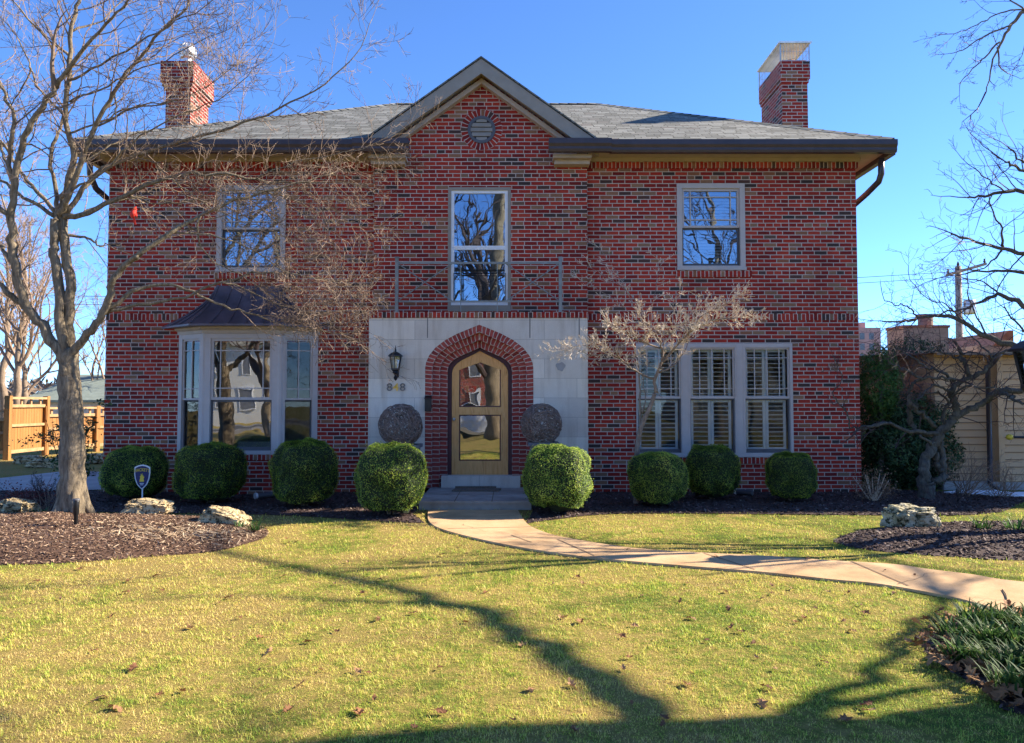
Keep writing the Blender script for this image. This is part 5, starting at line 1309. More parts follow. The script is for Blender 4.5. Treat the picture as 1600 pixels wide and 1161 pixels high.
def chips(name, pts, L, W, mt, rng, lift=.01, tilt=.35):
    """little tapered wood shreds, each a thin four-sided sliver"""
    n = len(pts); an = rng.uniform(0, 2 * np.pi, n); l = (L * rng.uniform(.4, 1.5, n))[:, None]; w = (W * rng.uniform(.5, 1.6, n))[:, None]
    t = np.stack([np.cos(an), np.sin(an), rng.normal(0, tilt, n)], 1); t /= np.linalg.norm(t, axis=1)[:, None]
    s = np.stack([-np.sin(an), np.cos(an), rng.normal(0, .5, n)], 1); s /= np.linalg.norm(s, axis=1)[:, None]; up = np.cross(t, s)
    c = pts + np.array([0, 0, 1]) * rng.uniform(0, lift, (n, 1))
    V = np.stack([c - t * l / 2, c + s * w / 2 - t * l * .3, c + s * w / 2 + t * l * .3, c + t * l / 2, c - s * w / 2 + t * l * .3, c - s * w / 2 - t * l * .3, c + up * w * .35], 1).reshape(-1, 3)
    i = np.arange(n)[:, None] * 7; ring_ = [0, 1, 2, 3, 4, 5]
    Fs = np.concatenate([i + [a, ring_[(k + 1) % 6], 6] for k, a in enumerate(ring_)]); r = rng.random(n)
    return np_mesh(name, V, Fs, mt, np.tile(r, 6))
rng = np.random.default_rng(77)
def bed(name, V, Tn, soil, kind, n, L, W, cmat, lim=None):
    me = np_mesh(name, V, Tn, soil, np.full(len(Tn), .3)); tag(raw(name, me), kind='structure')
    p = scatter(V, Tn, n, rng)
    if lim: p = p[(p[:, 0] > lim[0]) & (p[:, 0] < lim[1])]
    o = raw('mulch_chips', chips('mulch_chips', p, L, W, cmat, rng)); tag(o, None, None, None, 'stuff'); o['label'] = kind; o['category'] = 'mulch'; return p
V, Tn = fan_mound(mound_poly, .13, 3); MV, MT = V, Tn
bed('mulch_mound', V, Tn, M['mulch'], 'reddish brown shredded mulch heaped round the maple trunk', 42000, .040, .0085, M['mulch'], (-8.6, 0))
V, Tn = flat_bed(bed_poly); bed('mulch_bed', V, Tn, M['dmulch'], 'dark mulch along the house wall left of the porch', 11000, .05, .014, M['dmulch'])
V, Tn = flat_bed(bed2_poly); bed('mulch_bed', V, Tn, M['dmulch'], 'dark mulch along the house wall right of the porch', 11000, .05, .014, M['dmulch'])
V, Tn = fan_mound(island_poly, .07, 9); bed('mulch_bed', V, Tn, M['dmulch'], 'dark mulch of the island bed around the mossy boulder', 9000, .055, .014, M['dmulch'])
V, Tn = fan_mound(lir_poly, .03, 12); bed('mulch_bed', V, Tn, M['dmulch'], 'dark mulch and litter under the strap-leaved plants', 4000, .05, .012, M['dmulch'])
# straw-coloured shreds thrown over the right half of the mound
sel = scatter(MV, MT, 30000, rng); g = G(285, 845); kk = np.exp(-(((sel[:, 0] - g.x) / .75) ** 2 + ((sel[:, 1] - g.y) / .33) ** 2)); sel = sel[rng.random(len(sel)) < kk * .55]
M['straw'] = rnd_mat('straw_shreds', [(0, (.26, .17, .10)), (1, (.52, .41, .28))], .85, .2)
o = raw('dry_grass_litter', chips('dry_grass_litter', sel + np.array([0, 0, .012]), .10, .007, M['straw'], rng)); tag(o, 'pale dry grass clippings lying on the mulch mound', 'litter', None, 'stuff')

# ---- grass blades
def blades(n, y0, y1, ln, wd, rng):
    Yd = np.sqrt(rng.uniform(y0 ** 2, y1 ** 2, n)); X = rng.uniform(-1.2, 1.2, n) * Yd; Y = Yd - CD
    keep = np.ones(n, bool)
    jx, jy = rng.normal(0, .03, n), rng.normal(0, .03, n)
    for h in holes: keep &= ~inside(h, X + jx, Y + jy)
    keep &= Y < -.05; keep &= np.array([.66 + .45 * noise.noise(A(a * 3.1, b * 3.1, 9)) + .8 * noise.noise(A(a * 13, b * 13, 4)) for a, b in zip(X, Y)]) > rng.random(n)
    X, Y = X[keep], Y[keep]; n = len(X); p = np.stack([X, Y, np.zeros(n)], 1)
    an = rng.uniform(0, 6.283, n); cl = np.array([.80 + .6 * noise.noise(A(a * 2.3, b * 2.3, 5)) + .95 * noise.noise(A(a * 11, b * 11, 1)) for a, b in zip(X, Y)]); l = (ln * rng.uniform(.5, 1.35, n) * np.clip(cl, .4, 2.3))[:, None]; lean = rng.uniform(.3, 1.9, n)[:, None]
    d = np.stack([np.cos(an), np.sin(an), np.zeros(n)], 1); s = np.stack([-np.sin(an), np.cos(an), np.zeros(n)], 1) * (wd * rng.uniform(.6, 1.3, n))[:, None] * .5
    z = np.array([0, 0, 1.0]); mid = p + (d * np.sin(lean * .6) + z * np.cos(lean * .6)) * l * .55; tip = mid + (d * np.sin(lean * 1.3) + z * np.cos(lean * 1.3)) * l * .5
    tip[:, 2] = np.maximum(tip[:, 2], .004)
    V = np.stack([p - s, p + s, mid + s * .8, mid - s * .8, tip], 1).reshape(-1, 3); i = np.arange(n)[:, None] * 5
    return V, np.concatenate([i + [0, 1, 2], i + [0, 2, 3], i + [3, 2, 4]]), np.tile(rng.random(n), 3)
Vs, Fs, Rs, off = [], [], [], 0
for a in ((210000, 2.9, 4.6, .022, .0028), (210000, 4.6, 6.6, .024, .0038), (150000, 6.6, 9.5, .027, .0055), (40000, 9.5, 12.4, .034, .009)):
    v, f, r = blades(*a, rng); Vs.append(v); Fs.append(f + off); Rs.append(r); off += len(v)
o = raw('grass', np_mesh('grass', np.concatenate(Vs), np.concatenate(Fs), M['grass'], np.concatenate(Rs))); tag(o, 'short winter grass, straw yellow with green patches', 'grass', None, 'stuff')

# ================================================================== LEAVES ON THE GROUND
lobes = [(0, -.5), (.06, -.34), (.20, -.30), (.10, -.18), (.30, -.05), (.14, .02), (.28, .22), (.11, .24), (.10, .40), (0, .5)]
def leaf_mesh(seed, s):
    rg = random.Random(seed); m = MB(); c1, c2 = rg.uniform(.8, 2), rg.uniform(-.6, .9)
    z = lambda x, y: (c1 * x * x + c2 * y * y + .12 * math.sin(7 * x + 5 * y + seed)) * s * .9
    for sg in (-1, 1):
        for (x0, y0), (x1, y1) in zip(lobes[:-1], lobes[1:]):
            q = [A(0, y0 * s, z(0, y0)), A(sg * x0 * s, y0 * s, z(x0 * sg, y0)), A(sg * x1 * s, y1 * s, z(sg * x1, y1)), A(0, y1 * s, z(0, y1))]
            m.face(q if sg > 0 else q[::-1])
    m.tube([A(0, -.5 * s, z(0, -.5)), A(.02 * s, -.72 * s, z(0, -.5) + .03 * s)], .0015, 4)
    me = m.mesh('fallen_leaf', M['leaf']); a = me.attributes.new('rnd', 'FLOAT', 'FACE'); a.data.foreach_set('value', [rg.random()] * len(me.polygons)); return me
lm = [leaf_mesh(k, .10 + .012 * (k % 4)) for k in range(9)]
rg = random.Random(99)
pts = [(199, 928), (340, 945), (590, 968), (523, 770 + 220), (613, 858), (732, 868), (845, 867), (1246, 975), (1258, 968), (1205, 915), (1296, 925), (1325, 928), (1210, 930), (1383, 987), (1100, 1003), (1196, 1078), (975, 995), (570, 930), (640, 960), (860, 915), (1430, 905), (1350, 950), (820, 1010), (1075, 1075), (1290, 1040), (180, 965), (690, 1050), (985, 1105), (1190, 940), (600, 905), (405, 1000), (1140, 985), (300, 985), (470, 1075), (150, 1020), (1005, 935), (1240, 920), (1350, 1110), (720, 855), (690, 870), (905, 905), (1330, 990), (440, 905), (880, 965), (1060, 940), (95, 935), (250, 1090), (560, 1120), (1260, 880), (760, 930), (445, 842), (460, 848)]
pts += [(rg.uniform(-20, 1500), rg.uniform(850, 1150)) for _ in range(70)]
pts = [q for q in pts if not (q[0] < 440 and q[1] < 880) and not (q[0] > 1430 and q[1] > 960)]
for px_, py_ in pts:
    p = G(px_ + rg.uniform(-4, 4), py_ + rg.uniform(-3, 3)); onp = inside(path_poly, np.array([p.x]), np.array([p.y]))[0]
    o = raw('fallen_leaf', rg.choice(lm), None, (p.x, p.y, .03 if onp else .016)); o.rotation_euler = (rg.uniform(-.3, .3), rg.uniform(-.3, .3), rg.uniform(0, 6.28)); q_ = rg.uniform(.4, .75); o.scale = (q_, q_, q_)
    tag(o, 'dry brown oak leaf lying on the lawn', 'leaf', 'fallen leaves on the lawn')
q = scatter(*fan_mound(lir_poly, .03, 12), 260, rng); V0 = []
mm = MB()
poly_c = sum((p for p in lir_poly), Vector()) / len(lir_poly)
me = bpy.data.meshes.new('leaf_litter'); bm = bmesh.new()
for k in range(230):
    e = lir_poly[rg.randrange(len(lir_poly))]; p = e.lerp(poly_c, rg.uniform(-.08, .35)); src = rg.choice(lm)
    mt = Matrix.Translation((p.x + rg.uniform(-.05, .05), p.y + rg.uniform(-.05, .05), .035 + rg.uniform(0, .04))) @ Matrix.Rotation(rg.uniform(0, 6.28), 4, 'Z') @ Matrix.Rotation(rg.uniform(-.7, .7), 4, 'X') @ Matrix.Rotation(rg.uniform(-.5, .5), 4, 'Y') @ Matrix.Scale(rg.uniform(.7, 1.1), 4)
    tmp = src.copy(); tmp.transform(mt); bm.from_mesh(tmp); bpy.data.meshes.remove(tmp)
bm.to_mesh(me); bm.free(); me.materials.clear(); me.materials.append(M['leaf'])
tag(raw('leaf_litter', me), 'dry brown leaves gathered round the strap-leaved plants', 'leaves', None, 'stuff')
m = MB(); p = [G(1566, 921, .028), G(1571, 928, .030), G(1573, 936, .028)]; m.tube(crm(p, 4), .0045, 5); tag(obj('stick', m, M['gnbark'], origin=p[1]), 'short dark stick lying on the tan walk at the right', 'stick')

# ---- strap-leaved clumps in the bottom right corner
def lir_mesh(seed, n=150, H=.20):
    rg = np.random.default_rng(seed); V = []; Fc = []; Rr = []
    for k in range(n):
        a = rg.uniform(0, 6.283); l = H * rg.uniform(.7, 1.5); w = rg.uniform(.0045, .0085); out = rg.uniform(.35, 1.25); b = rg.normal(0, .03, 2); c0 = rg.random()
        pr = None; S = 6; tw = rg.uniform(-.5, .5)
        for i in range(S + 1):
            t = i / S; th = .15 + out * 1.7 * t; r_ = l * out * .62 * t; z = l * (math.sin(min(th, 2.6)) / 1.15 * .75) * (1 - .25 * t)
            ct = np.array([b[0] + math.cos(a + tw * t) * r_, b[1] + math.sin(a + tw * t) * r_, max(.01, z - .1 * (1 - t))]); sd = np.array([-math.sin(a), math.cos(a), .25 * tw]) * w * (1 - t ** 3 * .9)
            V += [ct - sd, ct + sd]
            if i: q = len(V) - 4; Fc.append([q, q + 1, q + 3, q + 2]); Rr.append(c0 * .75 + (.3 if rg.random() < .05 else 0))
    return np_mesh('strap_leaves', np.array(V), Fc, M['lir'], Rr, True)
lv = [lir_mesh(k) for k in (1, 2, 3)]
for i, (px_, py_) in enumerate(((1490, 1005), (1520, 985), (1560, 983), (1600, 990), (1505, 1040), (1545, 1015), (1590, 1020), (1560, 1055), (1600, 1060), (1585, 1090), (1635, 1010), (1640, 1060), (1640, 1100), (1690, 1030), (1680, 1080))):
    p = G(px_, py_); o = raw('strap_leaved_plant', lv[i % 3], None, (p.x, p.y, .03)); o.rotation_euler = (0, 0, i * 1.7); o.scale = (1, 1, .85 + .25 * rg.random())
    tag(o, 'clump of dark green strap leaves in the bed at the bottom right corner', 'plant', 'strap-leaved clumps in the corner bed')
# tufts of grassy plants by the stones and in the island bed
def tuft(px_, py_, lab, s, seed, mt=None, n=50):
    me = lir_mesh(seed, n, .22); 
    if mt: me.materials.clear(); me.materials.append(mt)
    p = G(px_, py_); o = raw('grass_tuft', me, None, (p.x, p.y, .05)); o.scale = (s, s, s); tag(o, lab, 'plant')
tuft(400, 836, 'bright green grassy tuft beside the low boulder at the mound edge', .8, 21)
tuft(375, 832, 'straw-tipped grassy tuft against the low boulder', .6, 22, M['yew'], 30)
tuft(62, 812, 'grassy tuft beside the boulder at the left edge', .7, 23, M['yew'])
tuft(1535, 835, 'long-bladed grassy tuft behind the mossy boulder', 1.1, 24); tuft(1590, 838, 'long-bladed grassy tuft at the right end of the island bed', 1.2, 25, M['yew'], 40)

# ---- boulders
def boulder(px_, py_, w, h, d, lab, seed, mt, rz=0, z=.0, tilt=0):
    bm = bmesh.new(); bmesh.ops.create_icosphere(bm, subdivisions=5, radius=1); o3 = A(seed * 3.1, seed * 1.7, 0)
    for v in bm.verts:
        q = v.co.copy(); p = A(*(math.copysign(abs(c) ** .62, c) for c in q))
        r = 1 + .26 * noise.noise(q * 1.5 + o3) + .15 * noise.noise(q * 3.5 + o3) + .07 * noise.noise(q * 8 + o3) + .035 * noise.noise(q * 17 + o3)
        cell = noise.cell(q * 2.2 + o3) * .10; r += cell * .6
        lay = .022 * math.sin((p.z + .25 * p.x + .2 * noise.noise(q * 2 + o3)) * 9); p *= (r + lay)
        v.co = A(p.x * w / 2, p.y * d / 2, p.z * h / 2)
    me = bpy.data.meshes.new('boulder'); bm.to_mesh(me); bm.free(); me.materials.append(mt)
    p = G(px_, py_); o = raw('boulder', me, None, (p.x, p.y + d * .4, z + h * .36)); o.rotation_euler = (0, tilt, rz); tag(o, lab, 'boulder')
boulder(226, 813, .54, .225, .36, 'long flat-topped tan boulder in front of the yard sign', 2, M['rock'], .15, .05, .05)
boulder(346, 829, .52, .215, .36, 'low tan boulder sloping down at the right end of the mulch mound', 5, M['rock'], -.1, .03, .22)
boulder(16, 812, .42, .22, .36, 'yellowish tan boulder at the left edge of the photo beside the maple', 8, M['rock'], .5, .05, .1)
boulder(1437, 833, .54, .31, .45, 'pale pitted mossy boulder on the island bed at the right', 11, M['rockmoss'], .2, .02, .0)

# ---- path light, yard sign
def path_light(p, s, lab):
    t = thing('path_light', lab, 'path light', p); m = MB()
    m.lathe(p, [(0, .30 * s), (.030 * s, .30 * s), (.033 * s, .285 * s), (.030 * s, .16 * s), (.022 * s, .145 * s), (.02 * s, .05 * s), (.012 * s, .03 * s), (.010 * s, -.08 * s), (0, -.08 * s)], 12); obj('light_body', m, M['black'], t, True)
    m = MB(); m.lathe(p, [(.035 * s, .295 * s), (.038 * s, .305 * s), (.03 * s, .315 * s), (0, .312 * s)], 12); obj('light_head', m, M['darktrim'], t, True)
p = G(118, 838); path_light((p.x, p.y, .09), 1.05, 'small black cylinder path light in the mulch in front of the maple trunk')
p = G(1497, 789); path_light((p.x, p.y, .0), .75, 'small dark path light at the right end of the house bed')
YS = G(222, 792).y; sc = P(222, 745, YS); t = thing('yard_sign', 'blue shield-shaped security sign on a thin stake before the corner boxwood', 'yard sign', (sc.x, YS, 0))
def shield(w, z1, z0, k=1.0):
    r = [(0, z1), (.25 * w, z1 - .01), (.5 * w, z1 - .035), (.52 * w, z1 - .12), (.47 * w, z1 - .20), (.33 * w, z1 - .285), (.15 * w, z0 + .03), (0, z0)]
    return r + [(-x, z) for x, z in r[-2:0:-1]]
st_, sb_ = PZ(726, YS), PZ(765, YS); sw = PX(234, 745, YS) - PX(210, 745, YS)
m = MB(); m.prism([A(sc.x + x, YS, z) for x, z in shield(sw, st_, sb_)][::-1], (0, .012, 0)); obj('sign_border', m, M['white'], t)
m = MB(); m.prism([A(sc.x + x * .86, YS - .003, (z - (st_ + sb_) / 2) * .9 + (st_ + sb_) / 2) for x, z in shield(sw, st_, sb_)][::-1], (0, .003, 0)); obj('sign_panel', m, M['sign_blue'], t)
m = MB(); m.box(sc.x - .009, sc.x + .009, YS + .013, YS + .022, 0, sb_ + .1); obj('stake', m, M['white'], t)
me = text_mesh('HACKETT', .052, .002); me.materials.clear(); me.materials.append(M['sign_yellow'])
for v in me.vertices: v.co.y -= v.co.x ** 2 * 1.3
o = raw('lettering', me, t, (0, -.006, st_ - .075)); o.rotation_euler = (R(90), 0, 0); o.scale = (.95, 1.25, 1)
m = MB(); ec = A(sc.x, YS - .0065, (st_ + sb_) / 2 - .005)
fig = [(-.035, -.06), (.03, -.06), (.032, -.045), (.022, -.02), (.034, .0), (.03, .02), (.018, .012), (.02, .035), (.008, .03), (.004, .062), (-.006, .04), (-.02, .052), (-.016, .025), (-.03, .015), (-.022, -.005), (-.03, -.03)]
m.prism([ec + A(x, 0, z) for x, z in fig][::-1], (0, .003, 0)); obj('emblem', m, M['sign_yellow'], t)
m = MB()
for dz, w in ((-.085, .06), (-.105, .045)): m.box(sc.x - w / 2, sc.x + w / 2, YS - .006, YS - .0035, ec.z + dz - .004, ec.z + dz + .004)
obj('small_print', m, M['white'], t)
# downspout extensions lying in the bed
for pa_, pb2, lab in (((400, 775), (432, 772), 'grey drain pipe with a white end lying in the mulch below the bay window'), ((1150, 768), (1176, 770), 'dark drain pipe lying in the mulch under the triple window')):
    a, b = G(*pa_, .06), G(*pb2, .06); m = MB(); m.tube([a, b], .045, 10); o = obj('drain_pipe', m, M['darktrim'], origin=a); tag(o, lab, 'drain pipe')
    m = MB(); m.tube([a - (b - a).normalized() * .02, a + (b - a).normalized() * .015], .05, 10); obj('pipe_end', m, M['white'], o)

# ================================================================== LEFT BACKGROUND
m = MB(); q = gp_([(-260, 778), (-60, 770), (100, 768), (158, 766), (158, 738), (100, 737), (0, 748), (-160, 752)]); m.face([p + A(0, 0, .012) for p in q]); tag(obj('patio', m, M['concrete']), kind='structure')
m = MB(); q = gp_([(118, 745), (150, 745), (152, 738), (116, 737)]); m.face([p + A(0, 0, .018) for p in q]); tag(obj('patio_slab', m, M['pedestal']), kind='structure')
def fence_panel(a, b, h, lab, nb=14, step=.0):
    a, b = Vector(a), Vector(b); d = (b - a).normalized(); nn = A(d.y, -d.x, 0); Ln = (b - a).length
    t = thing('wooden_fence', lab, 'fence', a, 'cedar fence panels behind the lawn')
    m = MB(); w = Ln / nb
    for k in range(nb): local_box(m, a, b, k * w + .004, (k + 1) * w - .004, .03, .05, .25, h - .28 + .008 * math.sin(k * 5))
    obj('board_panel', m, M['fence'], t)
    m = MB()
    for z0, z1, y0 in ((.16, .25, -.03), (h * .52, h * .52 + .07, -.03), (h - .28, h - .20, -.03), (h - .06, h, -.07)): local_box(m, a, b, 0, Ln, y0, .10, z0, z1)
    obj('rail', m, M['fencecap'], t)
    for k in range(4): m = MB(); local_box(m, a, b, Ln * (k + .5) / 4 - .03, Ln * (k + .5) / 4 + .03, .02, .06, h - .20, h - .06); obj('baluster', m, M['fencecap'], t)
    for s in (0.0, Ln):
        m = MB(); local_box(m, a, b, s - .06, s + .06, -.08, .05, -.1, h + .03); obj('post', m, M['fence'], t)
fA, fB, fC = G(10, 719), A(-13.05, 8.3, 0), A(-12.4, 9.8, 0)
hA = (PZ(620, fA.y)); fB = A(PX(70, 700, 8.6), 8.6, 0); fC = A(PX(150, 700, 10.3), 10.3, 0); fD = A(PX(235, 700, 12), 12, 0)
fence_panel(fA, fB, hA, 'tall cedar fence panel left of the maple trunk')
fence_panel(fB, fC, hA - .28, 'lower cedar fence panel directly behind the maple trunk')
fence_panel(fC, fD, hA - .28, 'lower cedar fence panel beside the house corner')
fence_panel(A(fA.x - 2.2, fA.y - .6, 0), fA, hA - .35, 'shorter cedar fence panel at the far left edge')
# dry stone edging
for i, (px_, py_, w, h, lab) in enumerate(((38, 722, .5, .22, 'pale edging stone below the tall fence panel, nearest its left post'), (72, 728, .7, .2, 'low wide edging stone under the fence post'), (100, 722, .5, .22, 'pale edging stone left of the maple trunk'), (142, 722, .55, .28, 'pale edging stone between maple trunk and house corner'))):
    boulder(px_, py_ + 3, w * 1.3, h, .5, lab, 20 + i, M['rock'])
# low sheds with green-grey roofs
t = thing('garden_shed', 'low pale shed with a green-grey shingled roof behind the fence', 'shed', A(-20, 24, 0))
sa, sb2 = P(38, 625, 24), P(330, 625, 24); zt3 = P(100, 585, 24 + 3)
m = MB(); m.box(sa.x, sb2.x, 24.3, 30, 0, sa.z + .02); obj('wall', m, M['shedwall'], t)
m = MB(); rA, rB = A(sa.x - .2, 24, sa.z), A(sb2.x, 24, sa.z); rC, rD = A(sb2.x, 27.2, zt3.z), A(PX(118, 585, 27), 27.2, zt3.z); m.face([rA, rB, rC, rD]); m.face([rA, rD, A(sa.x - .2, 30.4, sa.z)]); m.face([rA - A(0, 0, .12), rB - A(0, 0, .12), rB, rA]); obj('roof', m, M['shedroof'], t)
# shrub with scattered dark leaves by the patio, red-leaved shrub, dry twigs
def leafy(name, lab, base, R3, n, mt, seed, L=.05, W=.025, tilt=.9, clump=9, twig='gntwig', cat='shrub', stems=9):
    rng = np.random.default_rng(seed); rg = random.Random(seed); b = Vector(base); m = MB(); ends = []
    for k in range(stems):
        a = rg.uniform(0, 6.28); e = b + A(R3[0] * rg.uniform(.2, .95) * math.cos(a), R3[1] * rg.uniform(.2, .95) * math.sin(a), R3[2] * rg.uniform(.55, 1.0))
        q = crm([b + A(0, 0, -.03), b.lerp(e, .45) + A(0, 0, -.1 * R3[2]), e], 4); m.tube(q, [.014 * (1 - .8 * i / (len(q) - 1)) for i in range(len(q))], 4)
        for j in range(clump): ends.append(q[rg.randrange(len(q) // 2, len(q))] + A(rg.gauss(0, .18) * R3[0], rg.gauss(0, .18) * R3[1], rg.gauss(0, .10) * R3[2]))
    t = thing(name, lab, cat, b); obj('stem', m, M[twig], t)
    c = np.array([tuple(e - b) for e in ends]); pts = c[rng.integers(0, len(c), n)] + rng.normal(0, .055, (n, 3)) * np.array([1.4, 1.4, .8]); pts[:, 2] = np.maximum(pts[:, 2], .02)
    raw('foliage', leaf_cloud('foliage', pts, rng.normal(0, 1, (n, 3)) + np.array([0, 0, 1.0]), L, W, mt, rng, tilt), t); return t
p = G(100, 775); leafy('leafy_shrub', 'open shrub with layered dark leaves between fence and maple trunk', (p.x, p.y + .3, 0), (1.0, .5, 1.35), 1500, M['ever'], 3, .07, .03, .7, 5)
p = G(45, 795); leafy('red_shrub', 'low dark red shrub behind the boulder at the left edge', (p.x, p.y, 0), (.55, .4, .38), 1100, M['redleaf'], 4, .035, .02)
p = G(1365, 783); leafy('dry_shrub', 'small dry brown shrub at the right corner of the house', (p.x, p.y, 0), (.32, .3, .42), 1300, M['drybush'], 5, .03, .018, .9, 8, 'dogtwig', 'shrub', 16)

# ================================================================== RIGHT BACKGROUND
def bushmass(name, lab, c, R3, n, mt, seed, L=.05, W=.022, holes_=.25, cat='shrub', core=True):
    rng = np.random.default_rng(seed); c = Vector(c); d = rng.normal(0, 1, (n, 3)); d /= np.linalg.norm(d, axis=1)[:, None]; off = seed * 5.1
    nz = np.array([noise.noise(Vector(q) * 2.3 + A(off, 0, 0)) * .30 + noise.noise(Vector(q) * 6 + A(0, off, 0)) * .22 for q in d])
    r = 1 + nz - np.abs(rng.normal(0, .14, n)); pts = d * r[:, None] * np.array(R3); keep = pts[:, 2] > -c.z + .02; pts = pts[keep]
    t = thing(name, lab, cat, (c.x, c.y, 0)); raw('foliage', leaf_cloud('foliage', pts + np.array([0, 0, c.z]), d[keep] + np.array([0, 0, .3]), L, W, mt, rng, .8, np.clip(.45 + nz[keep], 0, 1)), t)
    m = MB(); m.tube([(c.x, c.y, -.05), (c.x + .03, c.y, c.z)], [.06, .04], 6); obj('trunk', m, M['gnbark'], t)
    if core:
        bm = bmesh.new(); bmesh.ops.create_icosphere(bm, subdivisions=3, radius=1)
        for v in bm.verts: q = v.co.copy(); v.co = A(*(q[i] * R3[i] * .70 * (1 + .35 * noise.noise(q * 2.3 + A(off, 0, 0))) for i in range(3))); v.co.z = max(v.co.z, -c.z + .02)
        me = bpy.data.meshes.new('inner'); bm.to_mesh(me); bm.free(); me.materials.append(M['boxcore']); raw('inner_branches', me, t, (0, 0, c.z))
    return t
c = P(1415, 702, .9); bushmass('evergreen_shrub', 'broad dark evergreen shrub behind the gnarled tree', (c.x - .08, .75, c.z + .05), (.92, .66, .98), 16000, M['ever'], 7, .065, .03)
c = P(1374, 600, .55); bushmass('evergreen_shrub', 'yellow-green feathery evergreen top beside the house corner', (c.x, .55, c.z), (.36, .34, .62), 6000, M['yew'], 8, .07, .018, core=False)
c = P(1425, 575, 2.2); bushmass('evergreen_shrub', 'loose dark evergreen crown in front of the tan chimney', (c.x, 2.2, c.z), (.66, .5, .62), 4200, M['ever'], 9, .065, .024, core=False)
# tan sided garage
M['farwin'] = plain('far_window', (.16, .17, .19), .4)
M['garageroof'] = plain('brown_shingles', (.20, .14, .105), .9, var=.25, vscale=9, bump=.3)
t = thing('tan_garage', 'low tan garage with lapped siding at the right edge', 'garage', A(8.8, .6, 0))
gy = .55; gx0 = PX(1462, 700, gy); gx1 = 13.0; ztop = PZ(551, gy); xc = PX(1553, 700, gy)
m = MB(); z = .14; dz_ = .126
while z < ztop:
    z1 = min(z + dz_, ztop)
    m.face([A(gx0, gy - .022, z), A(xc - .05, gy - .022, z), A(xc - .05, gy - .002, z1), A(gx0, gy - .002, z1)]); m.face([A(gx0, gy - .004, z), A(xc - .05, gy - .004, z), A(xc - .05, gy - .022, z), A(gx0, gy - .022, z)]); m.face([A(gx0, gy - .0225, z - .003), A(xc - .05, gy - .0225, z - .003), A(xc - .05, gy - .0225, z + .007), A(gx0, gy - .0225, z + .007)], None, 1); m.face([A(xc + .05, gy - .2005, z - .003), A(gx1, gy - .2005, z - .003), A(gx1, gy - .2005, z + .007), A(xc + .05, gy - .2005, z + .007)], None, 1)  # thin dark strips paint the shadow line under each lap
    m.face([A(xc + .05, gy - .20, z), A(gx1, gy - .20, z), A(gx1, gy - .182, z1), A(xc + .05, gy - .182, z1)]); m.face([A(xc + .05, gy - .184, z), A(gx1, gy - .184, z), A(gx1, gy - .20, z), A(xc + .05, gy - .20, z)])
    m.face([A(gx0 - .002, 6, z), A(gx0 - .002, gy, z), A(gx0 + .016, gy, z1), A(gx0 + .016, 6, z1)]); z = z1
m.box(gx0 + .02, gx1, gy, 6, 0, ztop)
obj('siding', m, [M['siding'], M['joint_and_lap_shade']], t)
m = MB(); m.box(gx0 + .01, gx1, gy - .19, gy - .0, -.05, .139); obj('foundation', m, M['concrete'], t)
m = MB(); m.box(xc - .05, xc + .05, gy - .215, gy + .02, .14, ztop); obj('corner_board', m, M['siding'], t)
m = MB(); ry = 4.2; rz_ = ztop + .15; m.face([A(gx0 - .2, gy - .45, ztop - .03), A(gx1, gy - .45, ztop - .03), A(gx1, ry, rz_), A(gx0 - .2, ry, rz_)]); m.face([A(gx0 - .2, gy - .45, ztop - .07), A(gx1, gy - .45, ztop - .07), A(gx1, gy - .45, ztop - .03), A(gx0 - .2, gy - .45, ztop - .03)]); m.face([A(gx0 - .2, gy - .45, ztop - .03), A(gx0 - .2, ry, rz_), A(gx0 - .2, 7, ztop)])
obj('roof', m, M['garageroof'], t)
m = MB(); xd = PX(1546, 700, gy - .26)
m.tube([A(xd + .03, gy - .55, ztop - .05), A(xd, gy - .45, ztop - .18), A(xd, gy - .27, ztop - .3), A(xd, gy - .26, .1), A(xd + .05, gy - .4, .04)], .042, 8); obj('downspout', m, M['gutter'], t, True)
# rod with yellow cap fixed near the garage
t = thing('hose_reel_arm', 'dark rod with a round yellow cap sticking out over the tan siding', 'rod', P(1600, 684, gy - .5)); a, b = P(1582, 683, gy - .5), P(1680, 684, gy - .3); m = MB(); m.tube([a, b], .022, 8); obj('rod', m, M['black'], t)
m = MB(); m.tube([a - A(.10, 0, 0), a - A(.085, 0, 0), a - A(.045, 0, 0), a - A(.01, 0, 0), a], [.01, .042, .05, .042, .024], 12); obj('cap', m, M['yellow'], t, True)
t['category'] = 'rod'
# neighbour's masonry: chimney with terracotta coping and gable behind
t = thing('neighbour_house', 'tan masonry house behind the garage with a broad chimney and terracotta coping', 'house', A(14, 8, 0))
cy_ = 8.0; a, b = P(1413, 580, cy_), P(1482, 512, cy_); m = MB(); m.box(a.x, b.x, cy_, cy_ + .9, 0, b.z); ch = obj('chimney', m, M['tanbrick'], t)
m = MB(); m.box(a.x - .03, b.x + .03, cy_ - .03, cy_ + .93, b.z + .001, b.z + .07); obj('coping', m, M['terra'], ch)
m = MB(); f = P(1446, 500, cy_ + .4); m.lathe(A(f.x, cy_ + .4, b.z + .07), [(.20, 0), (.2, .28), (.26, .30), (.26, .33), (0, .36)], 12); obj('flue_cap', m, M['pole'], ch)
m = MB(); m.box(16, 24, 2.0, 8.4, 0, 10.4); shade_block = obj('wing', m, M['tanbrick'], t)  # block out of view, added to shade the brick house's right wall
for xw in (17.2, 19.6, 22):
    for zw in (1.0, 4.2, 7.4): m = MB(); frame(m, xw, xw + 1.0, zw, zw + 1.7, 1.93, 2.02, .09); m.face([A(xw + .09, 1.985, zw + .09), A(xw + .91, 1.985, zw + .09), A(xw + .91, 1.985, zw + 1.61), A(xw + .09, 1.985, zw + 1.61)], None, 1); obj('window', m, [M['white'], M['farwin']], shade_block)
